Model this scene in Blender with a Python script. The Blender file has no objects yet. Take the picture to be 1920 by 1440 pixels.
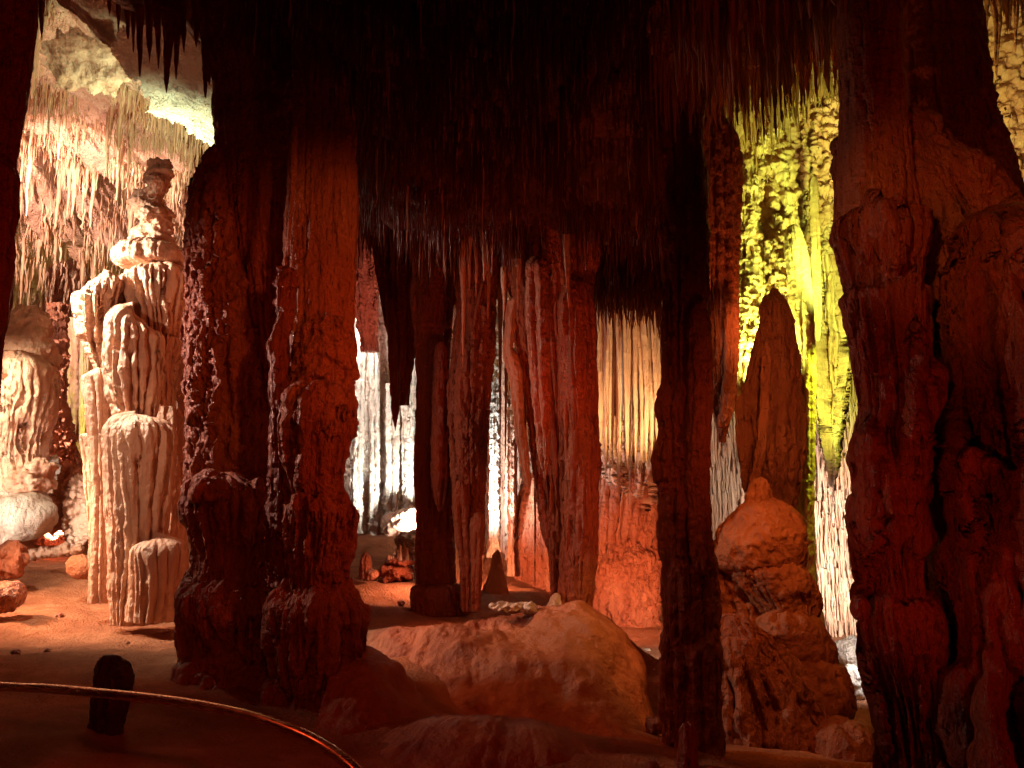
import bpy, math, random
import numpy as np
from mathutils import Vector
random.seed(7)
RNG = np.random.default_rng(11)
C = bpy.context.scene.collection
F = 1440.0            # focal length in photograph pixels
CAM = np.array([0.0, 0.0, 1.6])
PITCH = math.atan(180.0 / F)
CP, SP = math.cos(PITCH), math.sin(PITCH)

def at(u, v, Y):
    """world point that stands at depth Y on the sight line of photo pixel (u, v)"""
    u = np.asarray(u, float); v = np.asarray(v, float); Y = np.asarray(Y, float)
    dx = (u - 960) / F; dy = -(v - 720) / F
    ry = CP - dy * SP; rz = SP + dy * CP
    t = Y / ry
    return np.stack(np.broadcast_arrays(dx * t, Y + 0 * t, CAM[2] + rz * t), -1)

def proj(P):
    d = P - CAM
    f = d[..., 1] * CP + d[..., 2] * SP
    up = -d[..., 1] * SP + d[..., 2] * CP
    return 960 + F * d[..., 0] / f, 720 - F * up / f

# ------------------------------------------------------------------ noise
_perm = RNG.permutation(256).astype(np.int64)
_perm = np.concatenate([_perm, _perm, _perm])
_g = RNG.normal(size=(256, 3)); _g /= np.linalg.norm(_g, axis=1)[:, None]
def pn(x, y, z):
    xi = np.floor(x).astype(np.int64); yi = np.floor(y).astype(np.int64); zi = np.floor(z).astype(np.int64)
    xf = x - xi; yf = y - yi; zf = z - zi
    fu = xf * xf * xf * (xf * (xf * 6 - 15) + 10)
    fv = yf * yf * yf * (yf * (yf * 6 - 15) + 10)
    fw = zf * zf * zf * (zf * (zf * 6 - 15) + 10)
    xi &= 255; yi &= 255; zi &= 255
    def gr(a, b, c):
        h = _perm[_perm[_perm[xi + a] + yi + b] + zi + c] & 255
        g = _g[h]
        return g[..., 0] * (xf - a) + g[..., 1] * (yf - b) + g[..., 2] * (zf - c)
    def L(a, b, t): return a + (b - a) * t
    r = L(L(L(gr(0,0,0), gr(1,0,0), fu), L(gr(0,1,0), gr(1,1,0), fu), fv),
          L(L(gr(0,0,1), gr(1,0,1), fu), L(gr(0,1,1), gr(1,1,1), fu), fv), fw)
    return r * 1.5
def fbm(x, y, z, o=4, g=0.5):
    s = 0; a = 1.0
    for i in range(o):
        s = s + a * pn(x + 17.3 * i, y - 9.1 * i, z + 5.7 * i); x = x * 2.03; y = y * 2.03; z = z * 2.03; a *= g
    return s
def billow(x, y, z):
    return np.abs(pn(x, y, z))
def sm(t):
    t = np.clip(t, 0, 1); return t * t * (3 - 2 * t)

# ------------------------------------------------------------------ materials
def stone(name, c1, c2, c3, rough=0.5, bump=0.6, fine=22.0, streak=True, spec=0.4, zs=0.18):
    m = bpy.data.materials.new(name); m.use_nodes = True
    nt = m.node_tree; N = nt.nodes; Lk = nt.links; N.clear()
    out = N.new('ShaderNodeOutputMaterial'); b = N.new('ShaderNodeBsdfPrincipled')
    Lk.new(b.outputs[0], out.inputs[0])
    tc = N.new('ShaderNodeTexCoord')
    mp = N.new('ShaderNodeMapping'); mp.inputs['Scale'].default_value = (1, 1, zs if streak else 1)
    Lk.new(tc.outputs['Object'], mp.inputs[0])
    n1 = N.new('ShaderNodeTexNoise'); n1.inputs['Scale'].default_value = 5; n1.inputs['Detail'].default_value = 8; n1.inputs['Roughness'].default_value = .62
    Lk.new(mp.outputs[0], n1.inputs['Vector'])
    n2 = N.new('ShaderNodeTexNoise'); n2.inputs['Scale'].default_value = 1.7; n2.inputs['Detail'].default_value = 5
    Lk.new(tc.outputs['Object'], n2.inputs['Vector'])
    cr = N.new('ShaderNodeValToRGB')
    cr.color_ramp.elements[0].position = .32; cr.color_ramp.elements[0].color = (*c1, 1)
    cr.color_ramp.elements[1].position = .68; cr.color_ramp.elements[1].color = (*c2, 1)
    Lk.new(n1.outputs['Fac'], cr.inputs[0])
    mx = N.new('ShaderNodeMix'); mx.data_type = 'RGBA'
    r2 = N.new('ShaderNodeMapRange'); r2.inputs[1].default_value = .42; r2.inputs[2].default_value = .68
    Lk.new(n2.outputs['Fac'], r2.inputs[0]); Lk.new(r2.outputs[0], mx.inputs[0])
    Lk.new(cr.outputs[0], mx.inputs[6]); mx.inputs[7].default_value = (*c3, 1)
    Lk.new(mx.outputs[2], b.inputs['Base Color'])
    b.inputs['Roughness'].default_value = rough
    b.inputs['Specular IOR Level'].default_value = spec
    n3 = N.new('ShaderNodeTexNoise'); n3.inputs['Scale'].default_value = fine; n3.inputs['Detail'].default_value = 6; n3.inputs['Roughness'].default_value = .65
    Lk.new(tc.outputs['Object'], n3.inputs['Vector'])
    n4 = N.new('ShaderNodeTexNoise'); n4.inputs['Scale'].default_value = fine * .9; n4.inputs['Detail'].default_value = 4
    Lk.new(mp.outputs[0], n4.inputs['Vector'])
    ad = N.new('ShaderNodeMath'); ad.operation = 'ADD'
    Lk.new(n3.outputs['Fac'], ad.inputs[0]); Lk.new(n4.outputs['Fac'], ad.inputs[1])
    bp = N.new('ShaderNodeBump'); bp.inputs['Strength'].default_value = bump; bp.inputs['Distance'].default_value = .05
    Lk.new(ad.outputs[0], bp.inputs['Height'])
    n5 = N.new('ShaderNodeTexNoise'); n5.inputs['Scale'].default_value = fine * .32; n5.inputs['Detail'].default_value = 5; n5.inputs['Roughness'].default_value = .6
    Lk.new(mp.outputs[0], n5.inputs['Vector'])
    vo = N.new('ShaderNodeTexVoronoi'); vo.inputs['Scale'].default_value = fine * .8
    Lk.new(tc.outputs['Object'], vo.inputs['Vector'])
    a2 = N.new('ShaderNodeMath'); a2.operation = 'MULTIPLY_ADD'; a2.inputs[1].default_value = -.10
    Lk.new(vo.outputs['Distance'], a2.inputs[0]); Lk.new(n5.outputs['Fac'], a2.inputs[2])
    b2 = N.new('ShaderNodeBump'); b2.inputs['Strength'].default_value = min(1, bump * .9); b2.inputs['Distance'].default_value = .14 if streak else .05
    Lk.new(a2.outputs[0], b2.inputs['Height']); Lk.new(b2.outputs[0], bp.inputs['Normal']); Lk.new(bp.outputs[0], b.inputs['Normal'])
    return m
M = {}
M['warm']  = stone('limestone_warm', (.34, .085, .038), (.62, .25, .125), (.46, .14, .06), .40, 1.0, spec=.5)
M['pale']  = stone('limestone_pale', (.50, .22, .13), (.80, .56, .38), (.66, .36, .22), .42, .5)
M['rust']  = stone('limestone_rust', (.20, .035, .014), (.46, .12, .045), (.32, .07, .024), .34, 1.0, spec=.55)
M['shade_dark'] = stone('shade_dark_limestone', (.07, .014, .007), (.18, .04, .018), (.11, .024, .011), .3, .9, spec=.6)  # the ceiling's lack of light painted in as near-black stone
M['mud'] = stone('damp_flowstone', (.24, .065, .028), (.50, .19, .08), (.36, .13, .05), .5, .6, 20, False, .35)
M['pinkish'] = stone('limestone_pinkish', (.42, .19, .12), (.66, .40, .28), (.52, .26, .17), .5, .8)
M['straw'] = stone('straw_calcite', (.46, .20, .10), (.82, .56, .36), (.58, .27, .15), .35, .3, 30)
M['shade_dark_straw'] = stone('shade_dark_straw_calcite', (.10, .02, .01), (.24, .07, .03), (.14, .035, .015), .25, .3, 30, spec=.6)  # same painted-in shade for the straws of the dark ceiling
M['sand']  = stone('cave_sand', (.42, .16, .07), (.62, .29, .15), (.36, .14, .07), .85, .8, 45, False, .1)
M['white'] = stone('calcite_white', (.66, .48, .34), (.88, .80, .66), (.80, .62, .46), .4, .9, 26)
m = bpy.data.materials.new('rail_steel'); m.use_nodes = True
b = m.node_tree.nodes['Principled BSDF']; b.inputs['Metallic'].default_value = 1; b.inputs['Base Color'].default_value = (.72, .5, .34, 1); b.inputs['Roughness'].default_value = .33
nn = m.node_tree.nodes.new('ShaderNodeTexNoise'); nn.inputs['Scale'].default_value = 60
mr = m.node_tree.nodes.new('ShaderNodeMapRange'); mr.inputs[3].default_value = .15; mr.inputs[4].default_value = .38
m.node_tree.links.new(nn.outputs[0], mr.inputs[0]); m.node_tree.links.new(mr.outputs[0], b.inputs['Roughness'])
M['rail'] = m

# ------------------------------------------------------------------ object helpers
def tag(o, label=None, cat=None, group=None, kind=None):
    if label: o['label'] = label
    if cat: o['category'] = cat
    if group: o['group'] = group
    if kind: o['kind'] = kind
    return o
def thing(name, loc, label, cat, group=None):
    o = bpy.data.objects.new(name, None); C.objects.link(o)
    o.location = tuple(float(a) for a in loc); o.empty_display_size = .2
    return tag(o, label, cat, group)
def mesh_obj(name, V, Fq, mat, parent=None, loc=None, smooth=True):
    V = np.asarray(V, np.float32).reshape(-1, 3)
    if parent is not None: org = np.array(parent.location, np.float32)
    elif loc is not None: org = np.array(loc, np.float32)
    else: org = np.zeros(3, np.float32)
    V = V - org
    me = bpy.data.meshes.new(name)
    me.vertices.add(len(V)); me.vertices.foreach_set('co', V.ravel())
    idx = []; starts = []; tot = 0; sizes = []
    for fa in Fq:
        fa = np.asarray(fa, np.int32); k = fa.shape[1]
        idx.append(fa.ravel()); starts.append(tot + k * np.arange(len(fa), dtype=np.int32)); tot += fa.size
    idx = np.concatenate(idx); starts = np.concatenate(starts).astype(np.int32)
    me.loops.add(len(idx)); me.loops.foreach_set('vertex_index', idx)
    me.polygons.add(len(starts)); me.polygons.foreach_set('loop_start', starts)
    me.update(calc_edges=True); me.validate()
    me.polygons.foreach_set('use_smooth', np.full(len(me.polygons), smooth))
    me.materials.append(M[mat] if isinstance(mat, str) else mat)
    o = bpy.data.objects.new(name, me); C.objects.link(o)
    if parent is not None: o.parent = parent
    elif loc is not None: o.location = tuple(float(a) for a in loc)
    return o
def grid_faces(r, c, wrap):
    i = np.arange(r - 1)[:, None]; j = np.arange(c if wrap else c - 1)[None, :]
    j2 = (j + 1) % c
    return np.stack([i * c + j, (i + 1) * c + j, (i + 1) * c + j2, i * c + j2], -1).reshape(-1, 4)
def normals(P, wrap):
    if wrap:
        du = np.roll(P, -1, 1) - np.roll(P, 1, 1)
    else:
        du = np.gradient(P, axis=1)
    dv = np.gradient(P, axis=0)
    n = np.cross(du, dv); n /= (np.linalg.norm(n, axis=-1, keepdims=True) + 1e-9)
    return n

def lobes(theta, n, rng, irr=.5):
    """signed position inside lobe and lobe index for angle array"""
    w = 1 + irr * (rng.random(n) * 2 - 1); w = w / w.sum() * 2 * math.pi
    e = np.concatenate([[0], np.cumsum(w)])
    th = np.mod(theta, 2 * math.pi)
    k = np.clip(np.searchsorted(e, th, side='right') - 1, 0, n - 1)
    s = (th - e[k]) / w[k] * 2 - 1
    return s, k, w
_cnt = [0]
def foldmod(W, VV, va, vb, n, k, irr, tips, rec, cap, rng, flute2):
    """radius factor of one tier of folds between rows va..vb (arrays allowed)"""
    H = vb - va
    s, ki, w = lobes(W, n, rng, irr)
    hw = w[ki] / 2
    kk = k * (.55 + .6 * rng.random(n))[ki]
    if cap:
        st = (rng.random(n) * .9)[ki]
        kk = kk * (.12 + .88 * sm((VV - va - cap * st) / (cap * 1.3)))
    if tips:
        frac = tips[0] + tips[1] * (rng.random(n) * 2 - 1)
        frac = np.minimum(frac, 1.06 if tips[0] < 1 else 2)
        vt = va + H * frac[ki]
        f = np.clip((vt - VV) / (H * (tips[2] if len(tips) > 2 else .35)), 0, 1) ** .6
        h = np.sqrt(np.clip(1 - (s / np.maximum(f, .02)) ** 2, 0, 1)) * f
        st0 = max(0, tips[0] - tips[1] - .5)
        ft = sm((VV - (va + H * st0)) / (H * .35))
        inner = (1 - rec * ft) * (1 - kk * hw)
        mod = inner + (1 - inner) * h
    else:
        h = np.sqrt(np.clip(1 - s * s, 0, 1))
        mod = 1 - kk * hw + kk * hw * h
    if flute2:
        s2, k2, w2 = lobes(W + .3, int(n * flute2), rng, .7)
        mod = mod - (w2[k2] / 2) * .45 * (.3 + 1.0 * rng.random(len(w2)))[k2] * (1 - np.sqrt(np.clip(1 - s2 * s2, 0, 1)))
    return mod
def drape(name, outl, Y, mat='warm', parent=None, ratio=.8, n=16, k=.8, irr=.7, tips=None, rec=.45, cap=0, px=2.4,
          warp=.2, lump=.0, lf=2.5, pop=.012, pf=9., terr=0., tf=6., bark=0., seed=None, bot=0, loc=None, label=None, amp2=.0, flute2=1.7,
          tiers=None, tcap=26, jit=14, tb=.14, capj=.6, tilt=0, hol=0., hf=4.5):
    """vertical body of flowstone: outline traced by rows (v, uL, uR), fluted by n rounded folds whose ends may hang free;
    tiers: rows where a fresh apron of folds starts"""
    _cnt[0] += 1
    rng = np.random.default_rng(seed if seed is not None else 100 + _cnt[0])
    sd = rng.random() * 50
    o = np.array(outl, float); o = o[np.argsort(o[:, 0])]
    v0, v1 = o[0, 0], o[-1, 0]
    nr = int((v1 - v0) / px) + 2
    v = np.linspace(v0, v1, nr)
    uL = np.interp(v, o[:, 0], o[:, 1]); uR = np.interp(v, o[:, 0], o[:, 2])
    ker = max(1, int(8 / px))
    def smooth(a):
        p = np.pad(a, ker, mode='edge'); return np.convolve(p, np.ones(2 * ker + 1) / (2 * ker + 1), 'valid')
    uL, uR = smooth(uL), smooth(uR)
    PL = at(uL, v, Y); PR = at(uR, v, Y)
    cx = (PL[:, 0] + PR[:, 0]) / 2; rx0 = (PR[:, 0] - PL[:, 0]) / 2; z = PL[:, 2]
    wpx = (uR - uL).max()
    nc = int(np.clip(math.pi * wpx / px * .8, 24, 560))
    th = np.linspace(0, 2 * math.pi, nc, endpoint=False)
    T, Z = np.meshgrid(th, z); VV = np.repeat(v[:, None], nc, 1)
    CX = np.repeat(cx[:, None], nc, 1)
    cf = np.ones_like(T)
    if cap:
        t = np.clip((VV - v0 - tilt * (1 + np.cos(T) * np.sign(tilt)) / 2 * np.sign(tilt)) / (cap * (1 + capj * pn(np.cos(T) * 2 + sd, np.sin(T) * 2, T * 0) + capj * .5 * pn(np.cos(T) * 6 + sd, np.sin(T) * 6, T * 0))), 0, 1)
        cf = cf * (np.sqrt(np.clip(1 - (1 - t) ** 2, 0, 1)) * .97 + .03)
    if bot:
        t = np.clip((v1 - VV) / bot, 0, 1); cf = cf * (np.sqrt(np.clip(1 - (1 - t) ** 2, 0, 1)) * .97 + .03)
    RX = rx0[:, None] * cf
    W = T + warp * pn(np.cos(T) * 1.5 + sd, np.sin(T) * 1.5, Z * .9) + warp * .5 * pn(np.cos(T) * 5 + sd, np.sin(T) * 5, Z * 2.3) + warp * .2 * pn(np.cos(T) * 11 + sd, np.sin(T) * 11, Z * 5)
    mod = np.ones_like(T)
    if n and tiers:
        edges = [v0 - 200] + list(tiers) + [v1 + 60]
        bd = []
        for q, e in enumerate(edges):
            jj = 0 if q in (0, len(edges) - 1) else jit
            bd.append(e + jj * (1.6 * pn(np.cos(T) * 1.7 + sd + q * 3.1, np.sin(T) * 1.7, T * 0) + .7 * pn(np.cos(T) * 6 + sd + q, np.sin(T) * 6, T * 0)))
        for q in range(len(edges) - 1):
            va, vb = bd[q], bd[q + 1]
            nq = max(4, int(n * rng.uniform(.75, 1.25)))
            mq = foldmod(W, VV, va, vb, nq, k, irr, tips, rec, tcap if q else 0, rng, flute2)
            if q:
                t = np.clip((VV - va) / (tcap * rng.uniform(.8, 1.3)), 0, 1)
                mq = mq * (1 - tb * (1 - np.sqrt(np.clip(1 - (1 - t) ** 2, 0, 1))))
            mod = np.where((VV >= va) & (VV < vb), mq, mod)
        # soften the step a little
        mod[1:-1] = .25 * mod[:-2] + .5 * mod[1:-1] + .25 * mod[2:]
    elif n:
        mod = foldmod(W, VV, v0, v1, n, k, irr, tips, rec, cap, rng, flute2)
    X = CX + RX * mod * np.cos(T)
    Yy = Y + RX * ratio * mod * np.sin(T)
    P = np.stack([X, Yy, Z], -1)
    N = normals(P, True)
    sz = float(np.median(rx0))
    d = np.zeros_like(X)
    x, y, zz = P[..., 0] + sd, P[..., 1], P[..., 2]
    if lump: d += lump * sz * fbm(x * lf, y * lf, zz * lf * 1.2, 3)
    if terr:
        tz = zz * tf + 1.3 * pn(x * 2, y * 2, zz * 1.5)
        fr = tz - np.floor(tz)
        d += terr * sz * (np.sqrt(np.clip(fr, 0, 1)) * np.clip((1 - fr) * 5, 0, 1) - .4) * (.3 + 1.1 * np.clip(pn(x * 2.2 + 4, y * 2.2, zz * 2.2) + .3, 0, 1))
    if bark:
        d += bark * (billow(x * 9, y * 9, zz * 2.2) * 1.2 - .5) + bark * .7 * (billow(x * 22, y * 22, zz * 14)) - bark * .9 * np.clip(pn(x * 10, y * 10, zz * 9) - .15, 0, 1)
    if pop:
        d += pop * (billow(x * pf, y * pf, zz * pf * .55) * 1.6 - .4) + pop * .55 * pn(x * pf * 3, y * pf * 3, zz * pf * 2) + pop * .3 * pn(x * pf * 7, y * pf * 7, zz * pf * 5)
    if hol:
        hn = pn(x * hf, y * hf, zz * hf * .22) + .45 * pn(x * hf * 2.3 + 9, y * hf * 2.3, zz * hf * .6)
        d -= hol * (sm((hn - .08) / .35)) - hol * .35 * np.clip(-hn, 0, 1) - hol * .25 * (billow(x * hf * 3, y * hf * 3, zz * hf * .5) - .3)
    if amp2: d += amp2 * (billow(x * 14, y * 14, zz * 1.2) * 2 - .6)
    d *= np.clip(RX / (sz * .25 + 1e-6), .15, 1)
    P = P + N * d[..., None]
    V = P.reshape(-1, 3)
    faces = [grid_faces(nr, nc, True)]
    top = P[0].mean(0); bt = P[-1].mean(0)
    V = np.concatenate([V, top[None], bt[None]])
    i = np.arange(nc); j = (i + 1) % nc; nv = nr * nc
    faces.append(np.stack([i, j, np.full(nc, nv)], -1)); faces.append(np.stack([(nr - 1) * nc + j, (nr - 1) * nc + i, np.full(nc, nv + 1)], -1))
    ob = mesh_obj(name, V, faces, mat, parent, loc if (loc is not None or parent is not None) else bt)
    if label: ob['label'] = label
    return ob
def T_(name, u, v, Y, label, cat, group=None):
    return thing(name, at(u, v, Y), label, cat, group)

def blob(name, u, v, ru, rv, Y, mat='warm', parent=None, ry=1., lump=.18, lf=2., pop=.02, pf=8, px=3, label=None, fl=0):
    """rounded boulder centred on (u, v)"""
    c = at(u, v, Y); s = Y / F
    a, b_, c_ = ru * s, ru * s * ry, rv * s
    nr = int(np.clip(3.1 * max(rv, ru) / px, 14, 240)); nc = int(np.clip(6.2 * ru / px, 20, 420))
    ph = np.linspace(.02, math.pi - .02, nr); th = np.linspace(0, 2 * math.pi, nc, endpoint=False)
    T, Ph = np.meshgrid(th, ph)
    sp = np.sin(Ph) ** .85
    P = np.stack([c[0] + a * sp * np.cos(T), c[1] + b_ * sp * np.sin(T), c[2] + c_ * np.cos(Ph)], -1)
    N = normals(P, True)
    x, y, z = P[..., 0] + u * .13, P[..., 1], P[..., 2]
    q = lf / max(a, .05) * .5
    d = lump * a * fbm(x * q, y * q, z * q, 3) + pop * (billow(x * pf, y * pf, z * pf) * 1.5 - .3) + pop * .4 * pn(x * pf * 3, y * pf * 3, z * pf * 3)
    if fl: d += fl * (billow(x * 10, y * 10, z * 1.3) - .3) * (np.cos(Ph) < .5)
    P = P + N * d[..., None]
    V = P.reshape(-1, 3); V = np.concatenate([V, P[0].mean(0)[None], P[-1].mean(0)[None]])
    i = np.arange(nc); j = (i + 1) % nc; nv = nr * nc
    fc = [grid_faces(nr, nc, True), np.stack([i, j, np.full(nc, nv)], -1), np.stack([(nr - 1) * nc + j, (nr - 1) * nc + i, np.full(nc, nv + 1)], -1)]
    return mesh_obj(name, V, fc, mat, parent, c - np.array([0, 0, c_]))

# ------------------------------------------------------------------ terrain of the cave
def shepard(A, X, Y, p=3.2, s=.25):
    A = np.array(A, float)
    num = 0; den = 0
    for ax, ay, az in A:
        w = 1 / (((X - ax) ** 2 + (Y - ay) ** 2) + s) ** (p / 2)
        num = num + w * az; den = den + w
    return num / den
def anc(L):
    return [tuple(at(u, v, Y)) for (u, v, Y) in L]
FA = anc([(0, 1052, 11.5), (150, 1062, 11.5), (300, 1080, 11.5), (60, 1150, 8.6), (200, 1180, 8.3), (330, 1180, 8.3), (0, 1278, 5.7), (180, 1285, 5.7), (330, 1285, 5.6),
          (60, 1350, 4.2), (300, 1380, 4.2), (200, 1460, 3.6), (-300, 1300, 5), (-500, 1100, 10), (500, 1400, 4.6), (600, 1300, 5.5),
          (700, 1000, 14), (760, 975, 14.5), (700, 1060, 11), (760, 1090, 10), (720, 1150, 8.2), (830, 1150, 8.4), (960, 1125, 9), (1040, 1130, 9), (950, 1108, 11),
          (740, 1250, 6.4), (720, 1400, 4.8), (1180, 1215, 11), (1230, 1240, 10), (1200, 1330, 8), (1215, 1375, 7), (1000, 1340, 6), (900, 1440, 4.4),
          (1600, 1240, 11), (1620, 1330, 8.5), (1650, 1420, 6.5), (1400, 1250, 10.5), (1300, 1440, 4.4), (1500, 1480, 5), (1900, 1500, 4.5), (2100, 1300, 8)])
FA += [(-3, 1, 0), (0, 1, 0), (3, 1, 0), (0, -3, 0), (-9, 16, .5), (0, 17, .8), (8, 16, -.4), (-12, 8, .6), (12, 8, -.4), (12, 0, 0), (-12, 0, 0)]
def floor_z(X, Y):
    return shepard(FA, X, Y, 4.0, .12)
nx, ny = 620, 620
gx = np.linspace(-13, 13, nx); gy = np.linspace(-4, 20, ny)
GX, GY = np.meshgrid(gx, gy)
Z = floor_z(GX, GY)
Z += .05 * fbm(GX * .8, GY * .8, GX * 0, 4) + .018 * fbm(GX * 4, GY * 4, GX * 0 + 3, 4)
fl = mesh_obj('cave_floor', np.stack([GX, GY, Z], -1), [grid_faces(ny, nx, False)[:, ::-1]], 'sand')
tag(fl, 'uneven sandy cave floor with soft reddish slopes', None, None, 'structure')

CA = anc([(100, 545, 16.5), (250, 500, 16.5), (60, 180, 11.5), (130, 130, 11), (300, 300, 13), (380, 290, 12.5), (330, 150, 9.5), (390, 130, 9), (250, -60, 8), (100, -80, 8), (0, -80, 9), (-300, 0, 9), (-300, 500, 16),
          (700, 420, 14), (900, 440, 14), (1100, 430, 13), (1180, 440, 13), (780, 380, 11), (1000, 390, 11), (1150, 400, 11), (700, 400, 8), (800, 430, 7.6), (900, 420, 7.4), (1000, 420, 7.4), (1100, 430, 7.4), (1200, 430, 7.4), (1170, 470, 9.4),
          (760, 250, 6.1), (900, 250, 6), (1050, 260, 6), (1200, 250, 6.2), (900, 100, 5.1), (1100, 100, 5.1), (1250, 120, 5.6), (700, 120, 5.4),
          (600, 100, 6), (900, -60, 4.4), (1200, -60, 4.6), (700, -60, 4.6), (480, -60, 5.5), (400, 0, 6), (330, -120, 6), (900, -400, 3), (1500, -300, 3.6), (300, -400, 3.6),
          (1450, 210, 11), (1540, 150, 11), (1380, 100, 8), (1500, 60, 8), (1450, -40, 6.4), (1650, -60, 6.5), (1880, -120, 9.5), (1950, -200, 8), (1850, -60, 12), (1350, 250, 13)])
CA += [(0, -3, 4), (-8, 0, 5), (8, 0, 5), (-12, 12, 6), (12, 14, 7), (0, 18, 5.6), (-6, 19, 5.2), (7, 19, 6.5)]
def ceil_z(X, Y):
    return shepard(CA, X, Y, 4.0, .15) + .22 * fbm(X * .7 + 3, Y * .7, X * 0 + 9, 3) + .16 * pn(X * 2.1, Y * 2.1, X * 0 + 2) * (Y > 4)
Z = ceil_z(GX, GY)
Z += -.13 * billow(GX * 3, GY * 3, GX * 0 + 1) - .06 * billow(GX * 8, GY * 8, GX * 0 + 4)
fq = grid_faces(ny, nx, False)
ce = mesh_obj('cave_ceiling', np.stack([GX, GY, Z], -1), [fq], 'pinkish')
ce.data.materials.append(M['shade_dark'])
cxq = GX.reshape(-1)[fq].mean(1); cyq = GY.reshape(-1)[fq].mean(1)
def shade_zone(X, Y):  # where the unlit ceiling's shade is put into the stone colour
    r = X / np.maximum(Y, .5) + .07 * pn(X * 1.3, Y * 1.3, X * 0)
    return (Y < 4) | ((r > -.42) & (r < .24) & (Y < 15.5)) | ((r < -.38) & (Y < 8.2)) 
ce.data.polygons.foreach_set('material_index', shade_zone(cxq, cyq).astype(np.int32))
tag(ce, 'low dark cave ceiling of knobbly limestone', None, None, 'structure')

def wall(name, path, z0, z1, mat, amp, lab, fx=2.2, fz=.35, res=.03, hole=None):
    """upright sheet along a plan path, fluted by runs of flowstone"""
    p = np.array(path, float); seg = np.hypot(*(np.diff(p, axis=0).T)); L = np.concatenate([[0], np.cumsum(seg)])
    s = np.linspace(0, L[-1], int(L[-1] / res)); x = np.interp(s, L, p[:, 0]); y = np.interp(s, L, p[:, 1])
    z = np.linspace(z0, z1, int((z1 - z0) / (res * 1.6)))
    S, Zz = np.meshgrid(s, z); X, _ = np.meshgrid(x, z); Yy, _ = np.meshgrid(y, z)
    P = np.stack([X, Yy, Zz], -1); N = normals(P, False)
    d = amp * (1.6 * fbm(X * .45, Yy * .45, Zz * .5, 3) + .8 * billow(S * fx, Yy * .3, Zz * fz) + .4 * billow(S * fx * 2.6, Zz * fz * 2, Yy * .4) + .16 * fbm(S * 7, Zz * 4, Yy, 3))
    P = P - N * d[..., None]
    o = mesh_obj(name, P, [grid_faces(len(z), len(s), False)], mat)
    return tag(o, lab, None, None, 'structure')
wall('cave_wall', [(-12.6, -3.8), (-12.6, 13), (-10.5, 17.5), (-5, 18.2), (-3, 16.2), (0, 15.5), (3, 14.6), (5, 15.2), (8, 14.4), (12.6, 13), (12.6, -3.8), (-12.6, -3.8)], -1.5, 9.5, 'warm', .35, 'far fluted limestone wall closing the cave')

# ================================================================== LEFT CHAMBER
# --- tiered wedding-cake column
t = T_('tiered_column', 250, 1150, 9.0, 'tall pale tiered flowstone column like a stack of cakes, brightly lit, on the sandy slope at left', 'flowstone column')
drape('shaft', [(452, 262, 342), (480, 240, 350), (560, 232, 356), (800, 225, 356), (1000, 228, 350), (1165, 226, 345)], 9.45, 'pale', t, n=24, k=1.2, ratio=.7, pop=.012, cap=30, flute2=0)
drape('spire', [(305, 282, 322), (330, 268, 325), (350, 280, 322), (372, 245, 300), (395, 248, 330), (415, 262, 325), (440, 250, 322), (468, 240, 330), (480, 235, 340)], 9.0, 'pale', t, n=0, lump=.28, lf=4, terr=.3, tf=8, pop=.02, px=1.8, cap=10)
blob('knob', 292, 340, 17, 14, 8.9, 'pale', t, lump=.25, lf=4, px=1.8)
blob('knob', 284, 402, 26, 18, 8.85, 'pale', t, lump=.25, lf=4, px=1.8)
drape('upper_shelf', [(448, 238, 325), (470, 220, 344), (488, 216, 350), (500, 226, 345)], 8.85, 'pale', t, n=16, k=.35, cap=20, bot=8, lump=.12, pop=.02, px=1.8)
drape('upper_drapery', [(492, 228, 350), (515, 224, 354), (560, 226, 350), (620, 238, 348), (760, 240, 345)], 8.8, 'pale', t, n=26, k=1.6, cap=24, tips=(.72, .25, .45), rec=.4, lump=.08, px=1.8, amp2=.015, tilt=-16, flute2=0)
drape('side_drapery', [(505, 166, 225), (530, 145, 232), (560, 137, 232), (600, 140, 228), (640, 148, 222), (690, 168, 214), (760, 178, 212)], 8.5, 'pale', t, n=17, k=1.6, cap=40, tips=(.62, .3, .4), rec=.45, lump=.16, lf=4, px=1.8, pop=.02, tilt=-34, flute2=0)
drape('front_drapery', [(566, 205, 290), (590, 200, 300), (620, 196, 306), (700, 196, 304), (780, 206, 300), (830, 210, 298)], 8.4, 'pale', t, n=20, k=1.6, cap=30, tips=(.9, .2, .4), rec=.35, lump=.10, lf=4, px=1.8, pop=.008, tilt=46, flute2=0)
drape('lower_side_drapery', [(684, 158, 205), (705, 152, 212), (740, 158, 210), (850, 166, 206), (960, 170, 206), (1130, 166, 208)], 8.5, 'pale', t, n=9, k=1.3, cap=18, lump=.12, lf=3, px=1.8, pop=.008, tilt=-14, flute2=0)
drape('thin_curtain', [(812, 148, 175), (870, 156, 180), (1010, 164, 178), (1040, 168, 180)], 8.6, 'pale', t, n=5, k=1.6, cap=10, px=1.8, tips=(.8, .3, .5), flute2=0)
drape('organ_pipes', [(770, 205, 300), (792, 203, 318), (812, 194, 330), (850, 196, 326), (950, 200, 318), (1050, 205, 308), (1168, 208, 305)], 8.2, 'pale', t, n=17, k=1.75, cap=26, lump=.06, lf=3, px=1.8, warp=.3, pop=.010, tilt=8, flute2=0)
drape('small_apron', [(998, 268, 320), (1012, 250, 345), (1030, 244, 352), (1090, 246, 348), (1162, 240, 345)], 8.05, 'pale', t, n=16, k=1.6, cap=24, lump=.08, px=1.8, pop=.008, tilt=-14, flute2=0)

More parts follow.
